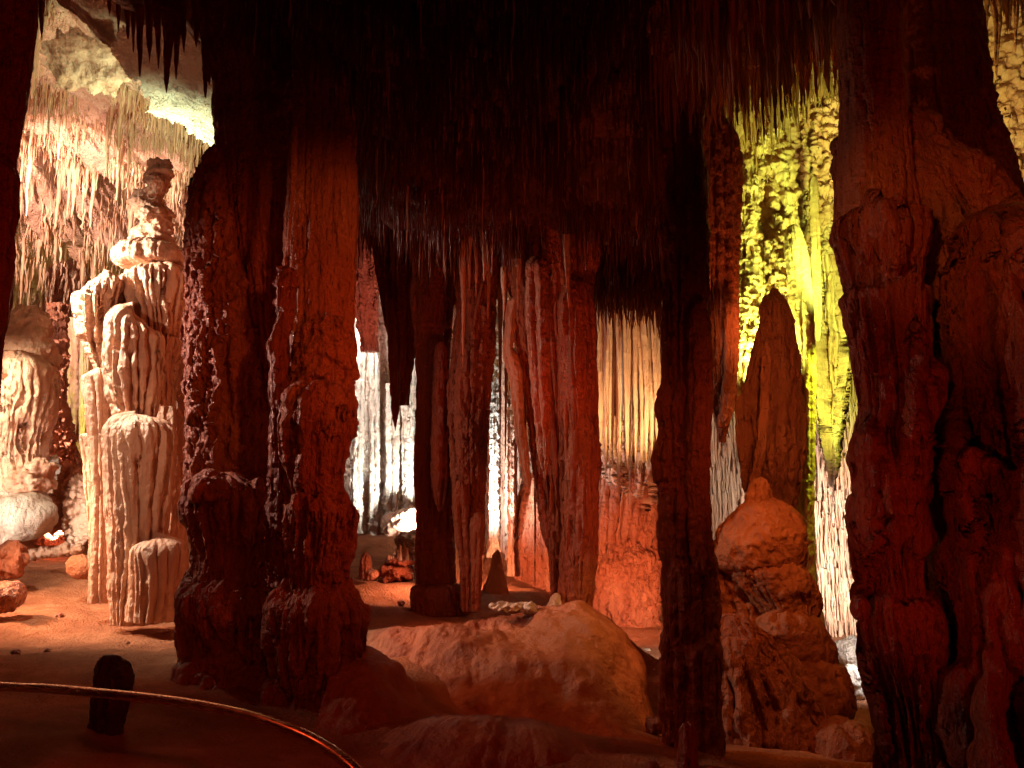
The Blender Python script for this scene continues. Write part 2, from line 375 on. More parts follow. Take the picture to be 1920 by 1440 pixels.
# --- left fan flowstone
t = T_('fan_flowstone', 30, 1000, 11.0, 'cream fan-shaped flowstone mound at far left with wrinkled cap and long flutes', 'flowstone')
drape('cap', [(575, 20, 75), (600, 0, 95), (640, -30, 98), (680, -60, 102), (720, -70, 108)], 11.2, 'pale', t, n=0, lump=.22, terr=.16, tf=5, cap=25, px=2, pop=.02, pf=7)
drape('drapery', [(660, -40, 90), (690, -60, 105), (740, -75, 106), (830, -70, 84), (880, -60, 82), (925, -60, 92)], 10.9, 'pale', t, n=30, k=1.7, cap=34, lump=.08, px=1.9, pop=.012, warp=.3, flute2=2)
blob('foot', 75, 880, 26, 18, 10.6, 'pale', t, lump=.3, lf=4)
blob('foot', 55, 905, 40, 22, 10.6, 'pale', t, lump=.3, lf=4)
t = T_('grey_boulder', 20, 1030, 10.3, 'large rounded grey-white boulder below the fan flowstone at far left', 'boulder')
blob('body', 5, 965, 100, 58, 10.6, 'white', t, lump=.2, lf=2.5, pop=.015, ry=.6)
t = T_('rock_outcrop', 110, 1010, 12, 'dark broken rock outcrop behind the fan flowstone at left', 'rock')
drape('face', [(570, 90, 125), (640, 100, 128), (760, 98, 122), (900, 92, 165), (1020, 60, 175)], 12.6, 'warm', t, n=6, lump=.35, lf=3, terr=.2, pop=.05, px=2)
blob('ledge', 120, 930, 34, 62, 11.9, 'warm', t, lump=.4, lf=5, pop=.05)
blob('ledge', 146, 960, 22, 66, 11.6, 'pale', t, lump=.4, lf=6, pop=.05)
t = T_('green_lit_pillar', 140, 800, 14.5, 'thin yellow-green lit pillar glimpsed in the gap left of the tiered column', 'rock pillar')  # bare limestone, green only from the nearby lamp
drape('shaft', [(600, 112, 175), (700, 118, 168), (760, 120, 172), (860, 110, 175)], 14.8, 'pale', t, n=11, k=1.2, lump=.15, tips=(.6, .4, .4), px=1.6)
drape('rib', [(640, 148, 162), (830, 146, 160)], 14.3, 'pale', t, n=4, lump=.1, px=1.6)
for i, (u, v, r) in enumerate([(102, 862, 8), (105, 878, 9), (98, 885, 7), (100, 896, 6)]):
    o = blob('rock_clump', u, v, r, r, 11.4, 'white', None, lump=.4, lf=5, px=1.5)  # plain rock lump
    tag(o, 'small yellow-green lit lump on the dark rock beside the fan flowstone', 'rock', 'small lit lumps in the dark cleft at left')
    o.name = 'rock_lump'
# rubble kerb, boulders
def rubble(n, u0, u1, v0, v1, Y, grp, lab, mat, r0, r1):
    R = random.Random(int(u0 + v0))
    for i in range(n):
        f = (i + .5) / n
        u = u0 + (u1 - u0) * f + R.uniform(-3, 3); v = v0 + (v1 - v0) * f + R.uniform(-3, 3)
        a = R.uniform(r0, r1)
        o = blob('rubble_stone', u, v, a, a * R.uniform(.7, 1.3), Y + R.uniform(-.1, .1), mat, None, lump=.4, lf=3.5, px=2)
        tag(o, lab, 'stone', grp)
rubble(13, 46, 150, 1040, 1030, 10.6, 'broken stones in the low kerb at left', 'small pale broken stone in the sunlit-looking low kerb behind the sandy slope', 'pale', 7, 11)
for o in list(C.objects):
    if o.name.startswith('rubble_stone'): o['label'] = 'small pale broken stone in the brightly lit low kerb behind the sandy slope'
t = blob('boulder', 15, 1052, 32, 36, 9.6, 'warm', None, lump=.3, lf=3); tag(t, 'brown angular boulder at the left end of the low stone kerb', 'boulder')
t = blob('boulder', 8, 1120, 34, 26, 8.2, 'warm', None, lump=.22, lf=2); tag(t, 'rounded smooth brown boulder half sunk in the sandy slope at the left edge', 'boulder')
t = blob('boulder', 158, 1062, 30, 22, 9.6, 'sand', None, lump=.15, lf=2); tag(t, 'low grey sandy hump beside the foot of the tiered column', 'boulder')

# --- dark stump in front of the slope, railing
t = T_('stump', 212, 1330, 4.3, 'black lumpy stalagmite stump standing right behind the handrail', 'stalagmite')
drape('shaft', [(1228, 188, 228), (1245, 180, 240), (1275, 181, 248), (1300, 180, 240), (1390, 160, 232), (1420, 150, 235)], 4.3, 'shade_dark', t, n=0, cap=18, lump=.22, lf=5, pop=.012, pf=14, px=3)  # darkness put into the stump's colour against lamp spill
blob('knob', 232, 1268, 15, 20, 4.25, 'shade_dark', t, lump=.25, lf=4, pop=.006)
r = T_('handrail', 200, 1440, 3.6, 'curved metal handrail sweeping across the bottom left corner', 'handrail')
RP = [(-420, 1262, 5.0), (-250, 1268, 4.6), (0, 1287, 4.05), (90, 1291, 3.9), (180, 1299, 3.72), (280, 1309, 3.55), (380, 1323, 3.38), (470, 1342, 3.22), (550, 1370, 3.08), (610, 1400, 2.98), (660, 1438, 2.86), (705, 1490, 2.74), (740, 1560, 2.6), (765, 1680, 2.4)]
def tube(name, pts, rad, mat, parent, seg=16, sub=10):
    p = np.array(pts, float); n = len(p); q = []
    for i in range(n - 1):
        a, b_, c_, d = p[max(i - 1, 0)], p[i], p[i + 1], p[min(i + 2, n - 1)]
        for k in range(sub):
            s = k / sub
            q.append(.5 * ((2 * b_) + (c_ - a) * s + (2 * a - 5 * b_ + 4 * c_ - d) * s * s + (3 * b_ - a - 3 * c_ + d) * s ** 3))
    q.append(p[-1]); q = np.array(q)
    tg = np.gradient(q, axis=0); tg /= np.linalg.norm(tg, axis=1)[:, None]
    up = np.array([0, 0, 1.]) if abs(tg[:, 2]).max() < .95 else np.array([0, 1., 0])
    a = np.cross(tg, up); a /= np.linalg.norm(a, axis=1)[:, None]; b2 = np.cross(a, tg)
    th = np.linspace(0, 2 * math.pi, seg, endpoint=False)
    rr = np.asarray(rad) * np.ones(len(q))
    P = q[:, None] + rr[:, None, None] * (np.cos(th)[None, :, None] * a[:, None] + np.sin(th)[None, :, None] * b2[:, None])
    V = np.concatenate([P.reshape(-1, 3), q[:1], q[-1:]]); nv = P.shape[0] * seg; i = np.arange(seg); j = (i + 1) % seg
    return mesh_obj(name, V, [grid_faces(P.shape[0], seg, True), np.stack([i, j, np.full(seg, nv)], -1), np.stack([nv - seg + j, nv - seg + i, np.full(seg, nv + 1)], -1)], mat, parent)
rp = np.array([at(u, v, Y) for u, v, Y in RP])
tube('rail', rp, .021, 'rail', r)
for k in (1, len(rp) - 1):
    p = rp[k]; tube('post', [p + np.array([0, 0, -.02]), p + np.array([0, 0, -.5]), p + np.array([0, 0, -1.4])], .018, 'rail', r)

# --- near left edge column
t = T_('edge_column', -40, 700, 3.6, 'dark red column cropped by the left edge of the picture, swelling at its middle', 'column')
drape('shaft', [(-400, -300, 62), (0, -200, 60), (100, -180, 50), (200, -170, 36), (290, -160, 22), (480, -150, 15), (560, -150, 14), (640, -160, -4), (900, -200, -20), (1440, -220, -30), (1700, -240, -30)], 3.6, 'rust', t, n=22, k=.8, px=4, pop=.006, lump=.02)
drape('bulge', [(290, -60, 20), (330, -60, 36), (390, -60, 34), (440, -60, 26), (520, -60, 18), (600, -60, 8), (640, -60, -10)], 3.5, 'rust', t, n=8, k=.4, cap=24, px=4, lump=.12, pop=.008)

# ================================================================== BIG LEFT PAIR
t = T_('bark_column', 440, 1400, 6.2, 'massive column with bark-like rough ribs lit from the left, tiered at its foot', 'column')
drape('shaft', [(262, 404, 450), (300, 384, 470), (340, 366, 500), (420, 356, 520), (600, 352, 540), (800, 352, 540), (915, 350, 540)], 6.3, 'warm', t, n=30, k=.9, px=2.0, bark=.04, pop=.022, pf=13, lump=.06, cap=50, hol=.03, hf=6)
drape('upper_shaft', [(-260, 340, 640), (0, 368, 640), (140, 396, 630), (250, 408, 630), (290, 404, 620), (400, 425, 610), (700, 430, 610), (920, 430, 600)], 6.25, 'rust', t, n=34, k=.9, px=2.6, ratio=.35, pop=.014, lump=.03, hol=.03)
drape('ribbed_drapery', [(200, 420, 540), (500, 425, 560), (620, 440, 565), (700, 455, 575), (770, 470, 560)], 6.1, 'rust', t, n=26, k=1.1, px=2.2, ratio=.45, tips=(.95, .2, .5), rec=.35, pop=.012)
drape('lower_body', [(885, 365, 470), (910, 349, 520), (950, 344, 540), (1020, 347, 540), (1080, 346, 540), (1115, 333, 545), (1160, 334, 560), (1250, 328, 560), (1300, 315, 600), (1400, 305, 660), (1560, 290, 700)], 5.95, 'warm', t, n=36, k=1.0, cap=34, px=2.2, bark=.01, pop=.018, lump=.07, lf=3, tips=(.88, .2, .4), rec=.18, tiers=[1095, 1240], jit=20, tb=.10, hol=.03, hf=5)
blob('lump', 395, 925, 42, 26, 5.75, 'warm', t, lump=.25, lf=3, pop=.02)

t = T_('smooth_column', 620, 1400, 5.8, 'thick orange-brown column smooth above and stepped with draperies below, right of the bark-like column', 'column')
drape('shaft', [(-200, 540, 650), (200, 548, 660), (260, 545, 668), (400, 535, 672), (600, 525, 664), (660, 520, 668), (800, 515, 655)], 5.75, 'warm', t, n=13, k=.7, irr=.8, px=2.2, lump=.03, pop=.010, warp=.3, ratio=.55, hol=.012)
drape('wrinkled_shelf', [(590, 590, 640), (610, 558, 662), (650, 548, 668), (700, 545, 671), (750, 535, 668), (800, 530, 660)], 5.6, 'warm', t, n=14, k=.5, cap=24, px=2.2, lump=.10, lf=3, terr=.22, tf=5, pop=.02, ratio=.7, tiers=[648, 698], jit=10, tb=.12, tcap=16)
drape('lower_body', [(720, 550, 650), (745, 530, 668), (800, 516, 664), (850, 516, 654), (905, 520, 651), (935, 528, 662), (960, 530, 677), (1000, 528, 670), (1060, 530, 660), (1095, 526, 664), (1140, 505, 688), (1220, 500, 693), (1290, 495, 690), (1400, 470, 700), (1560, 455, 730)], 5.5, 'warm', t, n=34, k=1.0, px=2.2, cap=24, tips=(.85, .25, .45), rec=.2, lump=.07, lf=3.5, pop=.018, tiers=[935, 1100, 1290], jit=20, tb=.10, hol=.04, hf=5)
t = T_('knobbly_stalagmite', 520, 1100, 5.5, 'slim dark red knobbly stalagmite between the bark-like and the smooth column', 'stalagmite')
drape('shaft', [(498, 520, 548), (520, 515, 560), (560, 512, 556), (600, 520, 552), (640, 500, 545), (760, 505, 550), (920, 500, 560), (1100, 495, 560)], 5.55, 'rust', t, n=6, k=.5, cap=12, px=2.4, lump=.18, lf=6, terr=.2, tf=7)
# unseen partition added behind the pair to block light between chambers
t = T_('light_partition', 520, 1200, 9.5, 'added rock partition, unseen behind the two big joined columns, blocking light', 'rock')
drape('face', [(-60, 430, 640), (300, 440, 620), (900, 440, 600), (1200, 420, 600)], 9.5, 'warm', t, n=20, k=.8, px=6, ratio=1.6, lump=.05)

# ================================================================== CENTRE
WHT = 'white flowstone'
t = T_('white_flowstone', 720, 1000, 14, 'brilliant white fluted flowstone wall seen through the gap right of the big pair', 'flowstone')
drape('fluted_face', [(330, 655, 720), (400, 652, 740), (600, 640, 800), (800, 630, 830), (950, 630, 850), (1010, 640, 850)], 14.2, 'white', t, n=44, k=1.0, ratio=.35, px=1.6, pop=.03, pf=10, lump=.03, bark=.02)
drape('rib', [(560, 668, 690), (700, 664, 688), (900, 655, 680), (1000, 660, 680)], 13.4, 'white', t, n=6, k=1.2, px=1.6, pop=.03, lump=.12, lf=4)
drape('rib', [(640, 690, 712), (800, 692, 712), (1005, 690, 712)], 13.4, 'white', t, n=5, k=1.2, px=1.6, pop=.025, lump=.1, lf=4)
drape('rib', [(720, 722, 748), (820, 720, 750), (985, 722, 748)], 13.5, 'white', t, n=6, k=1.2, px=1.6, pop=.025, lump=.1, lf=4)
drape('rib', [(600, 752, 772), (800, 752, 776), (960, 756, 774)], 13.5, 'white', t, n=5, k=1.2, px=1.6, pop=.025, lump=.1, lf=4)
t = T_('red_fringe', 700, 560, 12, 'pinkish fringe of short stalactites high in the bright gap right of the big pair', 'stalactite fringe')
drape('drapery', [(300, 655, 700), (420, 658, 705), (480, 650, 715), (560, 655, 726), (660, 660, 728)], 12.4, 'warm', t, n=20, k=1.3, tips=(.7, .3, .4), rec=.4, px=1.6, lump=.1, pop=.03)

t = T_('curtain', 740, 700, 9.6, 'dark red curtain of joined stalactites with two long pointed tips beside the bright gap', 'stalactite curtain')
drape('drapery', [(0, 690, 800), (400, 690, 800), (600, 700, 800), (700, 715, 798), (760, 722, 790)], 9.6, 'rust', t, n=11, k=1.2, tips=(.85, .15, .3), rec=.55, px=2, lump=.03, ratio=.5)
drape('tip', [(560, 722, 752), (700, 728, 752), (770, 734, 748), (808, 740, 742)], 9.4, 'rust', t, n=5, k=.6, px=1.8, bot=20)
drape('tip', [(500, 742, 785), (640, 748, 782), (700, 750, 774), (758, 759, 763)], 9.3, 'rust', t, n=5, k=.6, px=1.8, bot=16)

t = T_('dark_column', 815, 1140, 8.6, 'straight dark red column with a low rim round its foot, left of the bumpy column', 'column')
drape('shaft', [(60, 740, 880), (380, 756, 868), (500, 772, 856), (700, 778, 842), (900, 778, 846), (1000, 781, 852), (1100, 778, 856), (1145, 775, 858)], 8.6, 'rust', t, n=15, k=.55, irr=.8, px=2, lump=.05, pop=.014, warp=.25, hol=.02, hf=6)
drape('foot_rim', [(1092, 775, 862), (1100, 768, 874), (1118, 768, 878), (1150, 772, 884)], 8.5, 'rust', t, n=12, k=.3, cap=8, px=2, lump=.04)
drape('ribbon', [(640, 812, 842), (780, 808, 846), (900, 806, 842), (960, 815, 835)], 8.2, 'rust', t, n=5, k=.9, px=2, cap=60, bot=60, lump=.05)
t = T_('bumpy_column', 880, 1145, 8.2, 'reddish column with a pitted bumpy middle dividing into two slender feet', 'column')
drape('shaft', [(60, 840, 945), (440, 848, 945), (560, 856, 932), (640, 850, 930), (720, 838, 922), (800, 840, 916), (900, 846, 912), (980, 850, 908), (1050, 862, 905), (1144, 864, 900)], 8.2, 'warm', t, n=13, k=.8, px=2, lump=.05, bark=.012, pop=.02, pf=12)
drape('left_foot', [(900, 845, 880), (1000, 852, 884), (1060, 862, 884), (1146, 866, 882)], 8.0, 'warm', t, n=4, k=.8, px=2, cap=50, lump=.05)
drape('right_foot', [(960, 878, 915), (1040, 882, 906), (1146, 884, 900)], 7.95, 'warm', t, n=4, k=.9, px=2, cap=50, lump=.05)
drape('upper_drapery', [(430, 868, 940), (520, 866, 925), (600, 868, 905), (700, 872, 900)], 7.9, 'warm', t, n=9, k=1.2, tips=(.6, .3, .5), rec=.5, px=2, cap=30)

t = T_('draped_column', 1085, 1140, 7.8, 'wide red draped column whose long folds end in hanging points on its left side', 'column')
drape('drapery', [(60, 900, 1150), (300, 915, 1140), (450, 935, 1125), (560, 955, 1112), (640, 965, 1114), (750, 985, 1122), (850, 992, 1126), (950, 998, 1124), (1010, 1008, 1122), (1060, 1022, 1118), (1110, 1035, 1112)], 7.8, 'warm', t, n=38, k=1.5, px=1.8, lump=.05, amp2=.022, hol=.02, hf=6, tips=(1.02, .12, .35), rec=.35, ratio=.55, pop=.012)
drape('shaft', [(520, 1045, 1115), (700, 1045, 1121), (900, 1048, 1124), (1000, 1052, 1122), (1080, 1048, 1116), (1150, 1042, 1112)], 7.6, 'warm', t, n=21, k=1.5, px=1.8, cap=80, lump=.05, ratio=.7, amp2=.018)
drape('pale_edge', [(556, 950, 980), (600, 948, 968), (655, 944, 964), (665, 942, 974), (700, 953, 982), (760, 960, 984), (830, 968, 990), (880, 976, 994), (915, 984, 1000)], 7.7, 'pale', t, n=4, k=.8, px=1.8, lump=.1, lf=5, cap=14, bot=14)
drape('slender_leg', [(960, 1028, 1046), (1040, 1028, 1044), (1150, 1030, 1046)], 7.75, 'warm', t, n=4, k=.7, px=1.8, lump=.08, cap=40)
drape('centre_ridge', [(480, 985, 1030), (600, 985, 1035), (760, 998, 1036), (860, 1010, 1034), (900, 1016, 1028)], 7.35, 'warm', t, n=3, k=.5, px=2, cap=30, bot=60)

# free stalactites of the centre: (u, v_top, v_tip, width, depth, material)
def icicle(name, u, v0, v1, w, Y, mat='warm', label=None, group=None, cat='stalactite', lean=0, k=.9):
    h = v1 - v0; j = random.uniform(-.12, .12) * w
    o = drape(name, [(v0, u - w / 2, u + w / 2), (v0 + h * .25, u - w * .42 + j, u + w * .42 + j), (v0 + h * .55, u - w * .28 - j + lean * .5, u + w * .28 - j + lean * .5), (v0 + h * .85, u - w * .14 + lean * .85, u + w * .14 + lean * .85), (v1, u - 1 + lean, u + 1 + lean)],
              Y, mat, None, n=random.choice([0, 3, 4, 5]), k=k * .7, ratio=1, px=max(1.6, min(3, w / 8)), lump=.10, lf=5, pop=.004, bot=min(12, h * .1), loc=at(u, v0, Y))
    return tag(o, label, cat, group)
strips = [(1003, 860, 1098, 10, 8.4), (985, 700, 900, 10, 9.6), (1022, 900, 1015, 9, 8.4), (1060, 940, 1075, 9, 8.2), (968, 700, 1010, 9, 10.4), (948, 720, 860, 10, 10.6), (938, 640, 820, 12, 10.6), (912, 600, 900, 10, 10.2)]
for i, (u, a, b_, w, Y) in enumerate(strips):
    icicle('stalactite', u, a - 240, b_, w * 1.3, Y, 'pale', 'slender pale stalactite hanging in the bright slot between the bumpy and the draped column', 'slender stalactites in the central slot')
tops = [(868, 480, 690, 12, 7.6), (880, 455, 545, 14, 7.6), (908, 440, 528, 15, 7.4), (893, 470, 560, 12, 7.7), (915, 520, 600, 12, 7.7), (945, 560, 605, 12, 7.5), (972, 545, 580, 12, 7.5)]
for u, a, b_, w, Y in tops:
    icicle('stalactite', u, a - 60, b_, w * 1.2, Y, 'pale', 'short yellowish stalactite lit from one side above the bumpy column', 'yellowish stalactites above the bumpy column')
icicle('stalactite', 1063, 440, 582, 20, 7.0, 'pale', 'single yellowish stalactite hanging alone in the dark above the draped column', lean=4)
icicle('stalactite', 552, 240, 482, 17, 5.35, 'warm', 'long thin bright-edged stalactite before the big joined pair of columns', lean=-12)
icicle('stalactite', 1248, 150, 392, 18, 6.0, 'warm', 'long lit stalactite hanging in the dark just left of the right-hand slim column')
icicle('stalactite', 1228, 240, 386, 13, 6.0, 'warm', 'shorter red stalactite beside the long lit one left of the slim column')
tt = T_('stalactite_cluster', 1150, 60, 5.6, 'orange-lit cluster of pointed stalactites joined at the root in the upper dark ceiling', 'stalactites')
drape('root', [(-40, 1115, 1185), (70, 1120, 1182), (120, 1130, 1176), (140, 1140, 1168)], 5.6, 'warm', tt, n=9, k=1.0, tips=(.8, .3, .4), rec=.5, px=2.2, lump=.1)
for u, b_, w in [(1153, 246, 16), (1124, 172, 11), (1140, 180, 11), (1170, 138, 10), (1177, 90, 8)]:
    h = b_ - 40
    drape('stalactite', [(40, u - w / 2, u + w / 2), (40 + h * .5, u - w * .34, u + w * .34), (b_ - 22, u - 2, u + 2), (b_, u - .7, u + .7)], 5.5, 'warm', tt, n=4, k=.6, px=2, bot=10, lump=.12, lf=6)

# thin bright pillars behind the slot
for i, (u, a, b_, w, Y) in enumerate([(928, 560, 1045, 26, 12.2), (900, 600, 1100, 18, 12.6), (958, 620, 1080, 16, 12.4), (985, 600, 1110, 14, 12.8), (1010, 640, 1120, 18, 13)]):
    p = T_('thin_column', u, b_, Y, ['thick white blazing pillar at the heart of the central slot', 'pink thin pillar left of the white blazing one in the slot', 'second thin pillar right of the white blazing one', 'narrow pillar fourth from the left in the central slot', 'reddish pillar nearest the draped column in the slot'][i], 'column')
    drape('shaft', [(a, u - w / 2, u + w / 2), ((a + b_) / 2, u - w * .4, u + w * .42), (b_ - 20, u - w * .4, u + w * .4), (b_, u - w * .6, u + w * .6)], Y, 'white' if i == 0 else 'pale', p, n=6, k=1, px=1.6, lump=.12, lf=5, pop=.03, pf=12)
t = T_('pointed_stalagmite', 930, 1110, 10.2, 'pointed stalagmite with a white tip on a sandy cone between the central columns', 'stalagmite')
drape('cone', [(1030, 929, 936), (1045, 922, 940), (1065, 918, 944), (1085, 912, 948), (1105, 903, 953), (1130, 890, 965)], 10.2, 'pale', t, n=6, k=.4, px=1.8, cap=10, lump=.15, lf=4)
t = T_('red_flowstone', 1020, 1120, 12.6, 'red lumpy flowstone wall behind the feet of the draped column', 'flowstone')
drape('body', [(880, 975, 1060), (950, 962, 1090), (1020, 955, 1110), (1128, 950, 1120)], 12.8, 'warm', t, n=15, k=.7, px=2, cap=60, lump=.1, ratio=.5)
for k_, (u, b_, w) in enumerate([(905, 1085, 9), (917, 1060, 8), (943, 1075, 9), (951, 1050, 7), (972, 1100, 10), (996, 1110, 9), (1035, 1115, 11), (1050, 1110, 8), (790, 1060, 12), (1075, 1110, 12)]):
    o = drape('thread_column', [(470, u - w * .7, u + w * .7), (800, u - w * .5, u + w * .5), (b_, u - w * .6, u + w * .6)], 12.9 + (k_ % 3) * .3, 'pale', None, n=5, k=1, px=1.6, lump=.2, lf=5, pop=.03)
    tag(o, 'thread-like pillar in the bright slot behind the central columns', 'column', 'thread-like pillars in the central slot')

# right-of-centre flowstone
t = T_('orange_flowstone', 1180, 1210, 12.3, 'orange-red fluted flowstone curtain with a cream fringe of drips, behind the slim dark column', 'flowstone')
drape('fluted_face', [(880, 1085, 1260), (915, 1080, 1262), (1000, 1085, 1240), (1100, 1090, 1235), (1170, 1100, 1240), (1205, 1120, 1245), (1222, 1140, 1238)], 12.4, 'warm', t, n=34, k=1.2, px=1.7, lump=.05, ratio=.5, tips=(.7, .2, .4), rec=.2, bot=14)
drape('belly', [(1010, 1080, 1262), (1090, 1075, 1246), (1150, 1085, 1248), (1215, 1110, 1244)], 12.25, 'warm', t, n=22, k=.6, cap=90, capj=.9, bot=24, px=1.8, lump=.10, lf=3, pop=.04, ratio=.4, tips=(.5, .4, .4), rec=.1)
drape('cream_fringe', [(770, 1080, 1300), (800, 1080, 1300), (850, 1080, 1300), (890, 1080, 1300), (975, 1080, 1300)], 12.15, 'pale', t, n=60, k=1.7, px=1.6, cap=36, capj=1.2, tips=(.8, .22, .5), rec=.95, lump=.05, lf=5, ratio=.35, pop=.04, bark=.03, hol=.04, hf=7)
RR = random.Random(5)
for i in range(15):
    u = 1120 + 120 * (i + .5) / 15 + RR.uniform(-4, 4)
    icicle('drip', u, 540 + RR.uniform(-40, 30), 880 + RR.uniform(-20, 70), RR.uniform(12, 24), 11.55 + RR.uniform(-.12, .15), 'pale', 'short fat cream drip in the fringe just above the orange fluted flowstone', 'cream drips of the orange flowstone')
for i in range(21):
    u = 1122 + 118 * (i + .5) / 21 + RR.uniform(-5, 5)
    icicle('stalactite', u, 500 + RR.uniform(-40, 30), 640 + 175 * RR.random(), 8 + 24 * RR.random() ** 2, 11.6 + RR.uniform(-.6, 1.2), 'pale', 'cream pointed stalactite in the dense row above the cream-fringed orange flowstone', 'cream stalactites above the orange flowstone', lean=RR.uniform(-7, 7))

# small dark pieces by the white gap
t = T_('stub_stalagmite', 686, 1080, 10, 'short blunt red stalagmite on the path below the bright gap', 'stalagmite')
drape('shaft', [(1034, 680, 692), (1045, 675, 697), (1085, 673, 700)], 10, 'rust', t, n=0, cap=10, px=1.8, lump=.15)
o = blob('boulder', 697, 1078, 13, 8, 9.7, 'warm', None, lump=.25, px=1.8); tag(o, 'small round boulder at the foot of the short blunt stalagmite', 'boulder')
t = T_('spiky_rock', 748, 1085, 10, 'dark rock ledge crowned with tiny white-lit spikes beside the straight dark column', 'rock')
blob('body', 745, 1072, 32, 17, 10, 'rust', t, lump=.3, lf=4, px=1.8)
blob('slab', 752, 1052, 28, 5, 10, 'rust', t, lump=.2, lf=4, px=1.8)
for i in range(11):
    u = 728 + i * 4.6 + RR.uniform(-1, 1); h = RR.uniform(10, 30) if 3 < i < 9 else RR.uniform(6, 13)
    drape('spike', [(1050 - h, u - .7, u + .7), (1050 - h * .5, u - 2, u + 2), (1056, u - 4, u + 4)], 10 + RR.uniform(-.1, .1), 'pale', t, n=0, px=1.6, lump=.1)
t = blob('boulder', 765, 985, 46, 26, 13.4, 'pale', None, lump=.3, lf=3, px=2); tag(t, 'brown boulder slope on the floor below the brilliant white flowstone', 'boulder')
t = blob('boulder', 770, 1020, 24, 22, 12.3, 'white', None, lump=.35, lf=4, px=1.8); tag(t, 'overexposed white rock beside the straight dark column', 'boulder')

# ================================================================== MOUNDS
def mound(name, prof, Y, depth, mat, label, lump=.05, pop=.02, n=0, k=.3, skew=0):
    """prof: list of (u, v_crest). A low hump whose crest is traced, falling to front and back"""
    p = np.array(prof, float); u = np.arange(p[0, 0], p[-1, 0], 3.0); vc = np.interp(u, p[:, 0], p[:, 1])
    kk = 9; vc = np.convolve(np.pad(vc, kk, mode='edge'), np.ones(2 * kk + 1) / (2 * kk + 1), 'valid')
    cr = at(u, vc, Y)
    ph = np.linspace(-1.15, 1.5, 240)         # front .. back
    Ph, I = np.meshgrid(ph, np.arange(len(u)), indexing='ij')
    X = cr[I, 0] + 0 * Ph; z0 = -1.1
    H = cr[I, 2] - z0
    yb = np.where(Ph < 0, Ph * depth, Ph * depth * .6)
    Yy = Y + yb
    fall = np.where(Ph < 0, np.cos(np.clip(-Ph, 0, 1.15) * 1.25) ** .9, np.cos(np.clip(Ph, 0, 1.5) * 1.02))
    X = X + skew * (-np.minimum(Ph, 0)) * .3
    Zz = z0 + H * np.clip(fall, 0, 1)
    P = np.stack([X, Yy, Zz], -1); N = normals(P, False)
    if N[..., 2].mean() < 0: N = -N
    r_ = np.arctan2(X - cr[len(u) // 2, 0], np.abs(Yy - Y - .6) + .3)
    d = lump * 2.2 * fbm(X * .9, Yy * .9, Zz * .9, 4) + pop * 1.6 * (billow(r_ * 9, Zz * 1.2, Yy * .8) - .3) + pop * 1.0 * (billow(r_ * 22, Zz * 2.5, Yy) - .3) + pop * .8 * fbm(X * 7, Yy * 7, Zz * 7, 4)
    P = P + N * d[..., None]
    o = mesh_obj(name, P, [grid_faces(len(ph), len(u), False)], mat, None, P.reshape(-1, 3).mean(0) * [1, 1, 0])
    return tag(o, label, 'mound')
mound('flowstone_mound', [(560, 1290), (690, 1215), (760, 1178), (830, 1156), (900, 1150), (960, 1142), (1000, 1134), (1060, 1126), (1110, 1140), (1140, 1180), (1165, 1230), (1185, 1280), (1205, 1330), (1222, 1372), (1240, 1410)], 7.3, 2.0, 'mud', 'broad orange-brown flowstone mound carrying the foot of the draped column', .085, .022)
mound('flowstone_mound', [(560, 1420), (640, 1402), (760, 1370), (840, 1340), (940, 1328), (1030, 1335), (1120, 1358), (1200, 1384), (1260, 1400), (1400, 1430)], 4.9, 1.2, 'mud', 'low dark red mound closest to the camera at the bottom centre', .05, .012)
mound('flowstone_mound', [(640, 1210), (700, 1222), (740, 1260), (790, 1330), (830, 1400), (900, 1450)], 5.6, 1.2, 'mud', 'dark reddish ridge running down beside the foot of the smooth column', .05, .02)
o = blob('boulder', 992, 1140, 14, 10, 7.3, 'white', None, lump=.35, lf=3, px=2); tag(o, 'small white bone-like lump on the crest of the orange mound', 'stone')
o = blob('ledge_stone', 950, 1137, 30, 3, 7.3, 'white', None, lump=.3, lf=3, px=2); tag(o, 'flat white stone strip on the crest of the orange mound', 'stone')
o = drape('root_lump', [(1112, 1036, 1048), (1130, 1028, 1056), (1150, 1018, 1062)], 7.5, 'white', None, n=5, k=.6, px=1.8, lump=.15, cap=8); tag(o, 'pale clawed lump where the slender leg of the draped column meets the mound', 'stone')
rubble(16, 1165, 1240, 1234, 1246, 10.4, 'white rubble behind the orange mound', 'white broken stone in the bright rubble strip right behind the orange mound', 'white', 6, 10)
rubble(12, 1176, 1240, 1224, 1232, 10.8, 'white rubble behind the orange mound', 'white broken stone in the bright rubble strip right behind the orange mound', 'white', 5, 9)

# ================================================================== RIGHT SLIM COLUMN AND STACKED STALAGMITE
t = T_('slim_column', 1285, 1440, 5.6, 'tall nearly black column with a wavy left edge, right of the orange flowstone', 'column')
drape('shaft', [(-200, 1230, 1330), (200, 1240, 1318), (400, 1239, 1322), (600, 1239, 1330), (715, 1237, 1330), (740, 1230, 1328), (770, 1229, 1320), (800, 1236, 1318), (850, 1229, 1320), (900, 1228, 1328), (950, 1232, 1332), (1040, 1230, 1338), (1060, 1238, 1340), (1150, 1240, 1345), (1300, 1243, 1350), (1560, 1240, 1360)], 5.6, 'rust', t, n=15, k=1.0, px=2.2, lump=.09, lf=4, terr=.05, tf=4, pop=.012, hol=.03, tiers=[400, 735, 900, 1060, 1200], jit=22, tb=.08)
drape('rough_side', [(560, 1290, 1335), (760, 1288, 1334), (900, 1284, 1330), (1000, 1290, 1336), (1080, 1290, 1345)], 5.45, 'warm', t, n=9, k=.7, px=2.2, cap=60, bot=60, lump=.1, bark=.012)
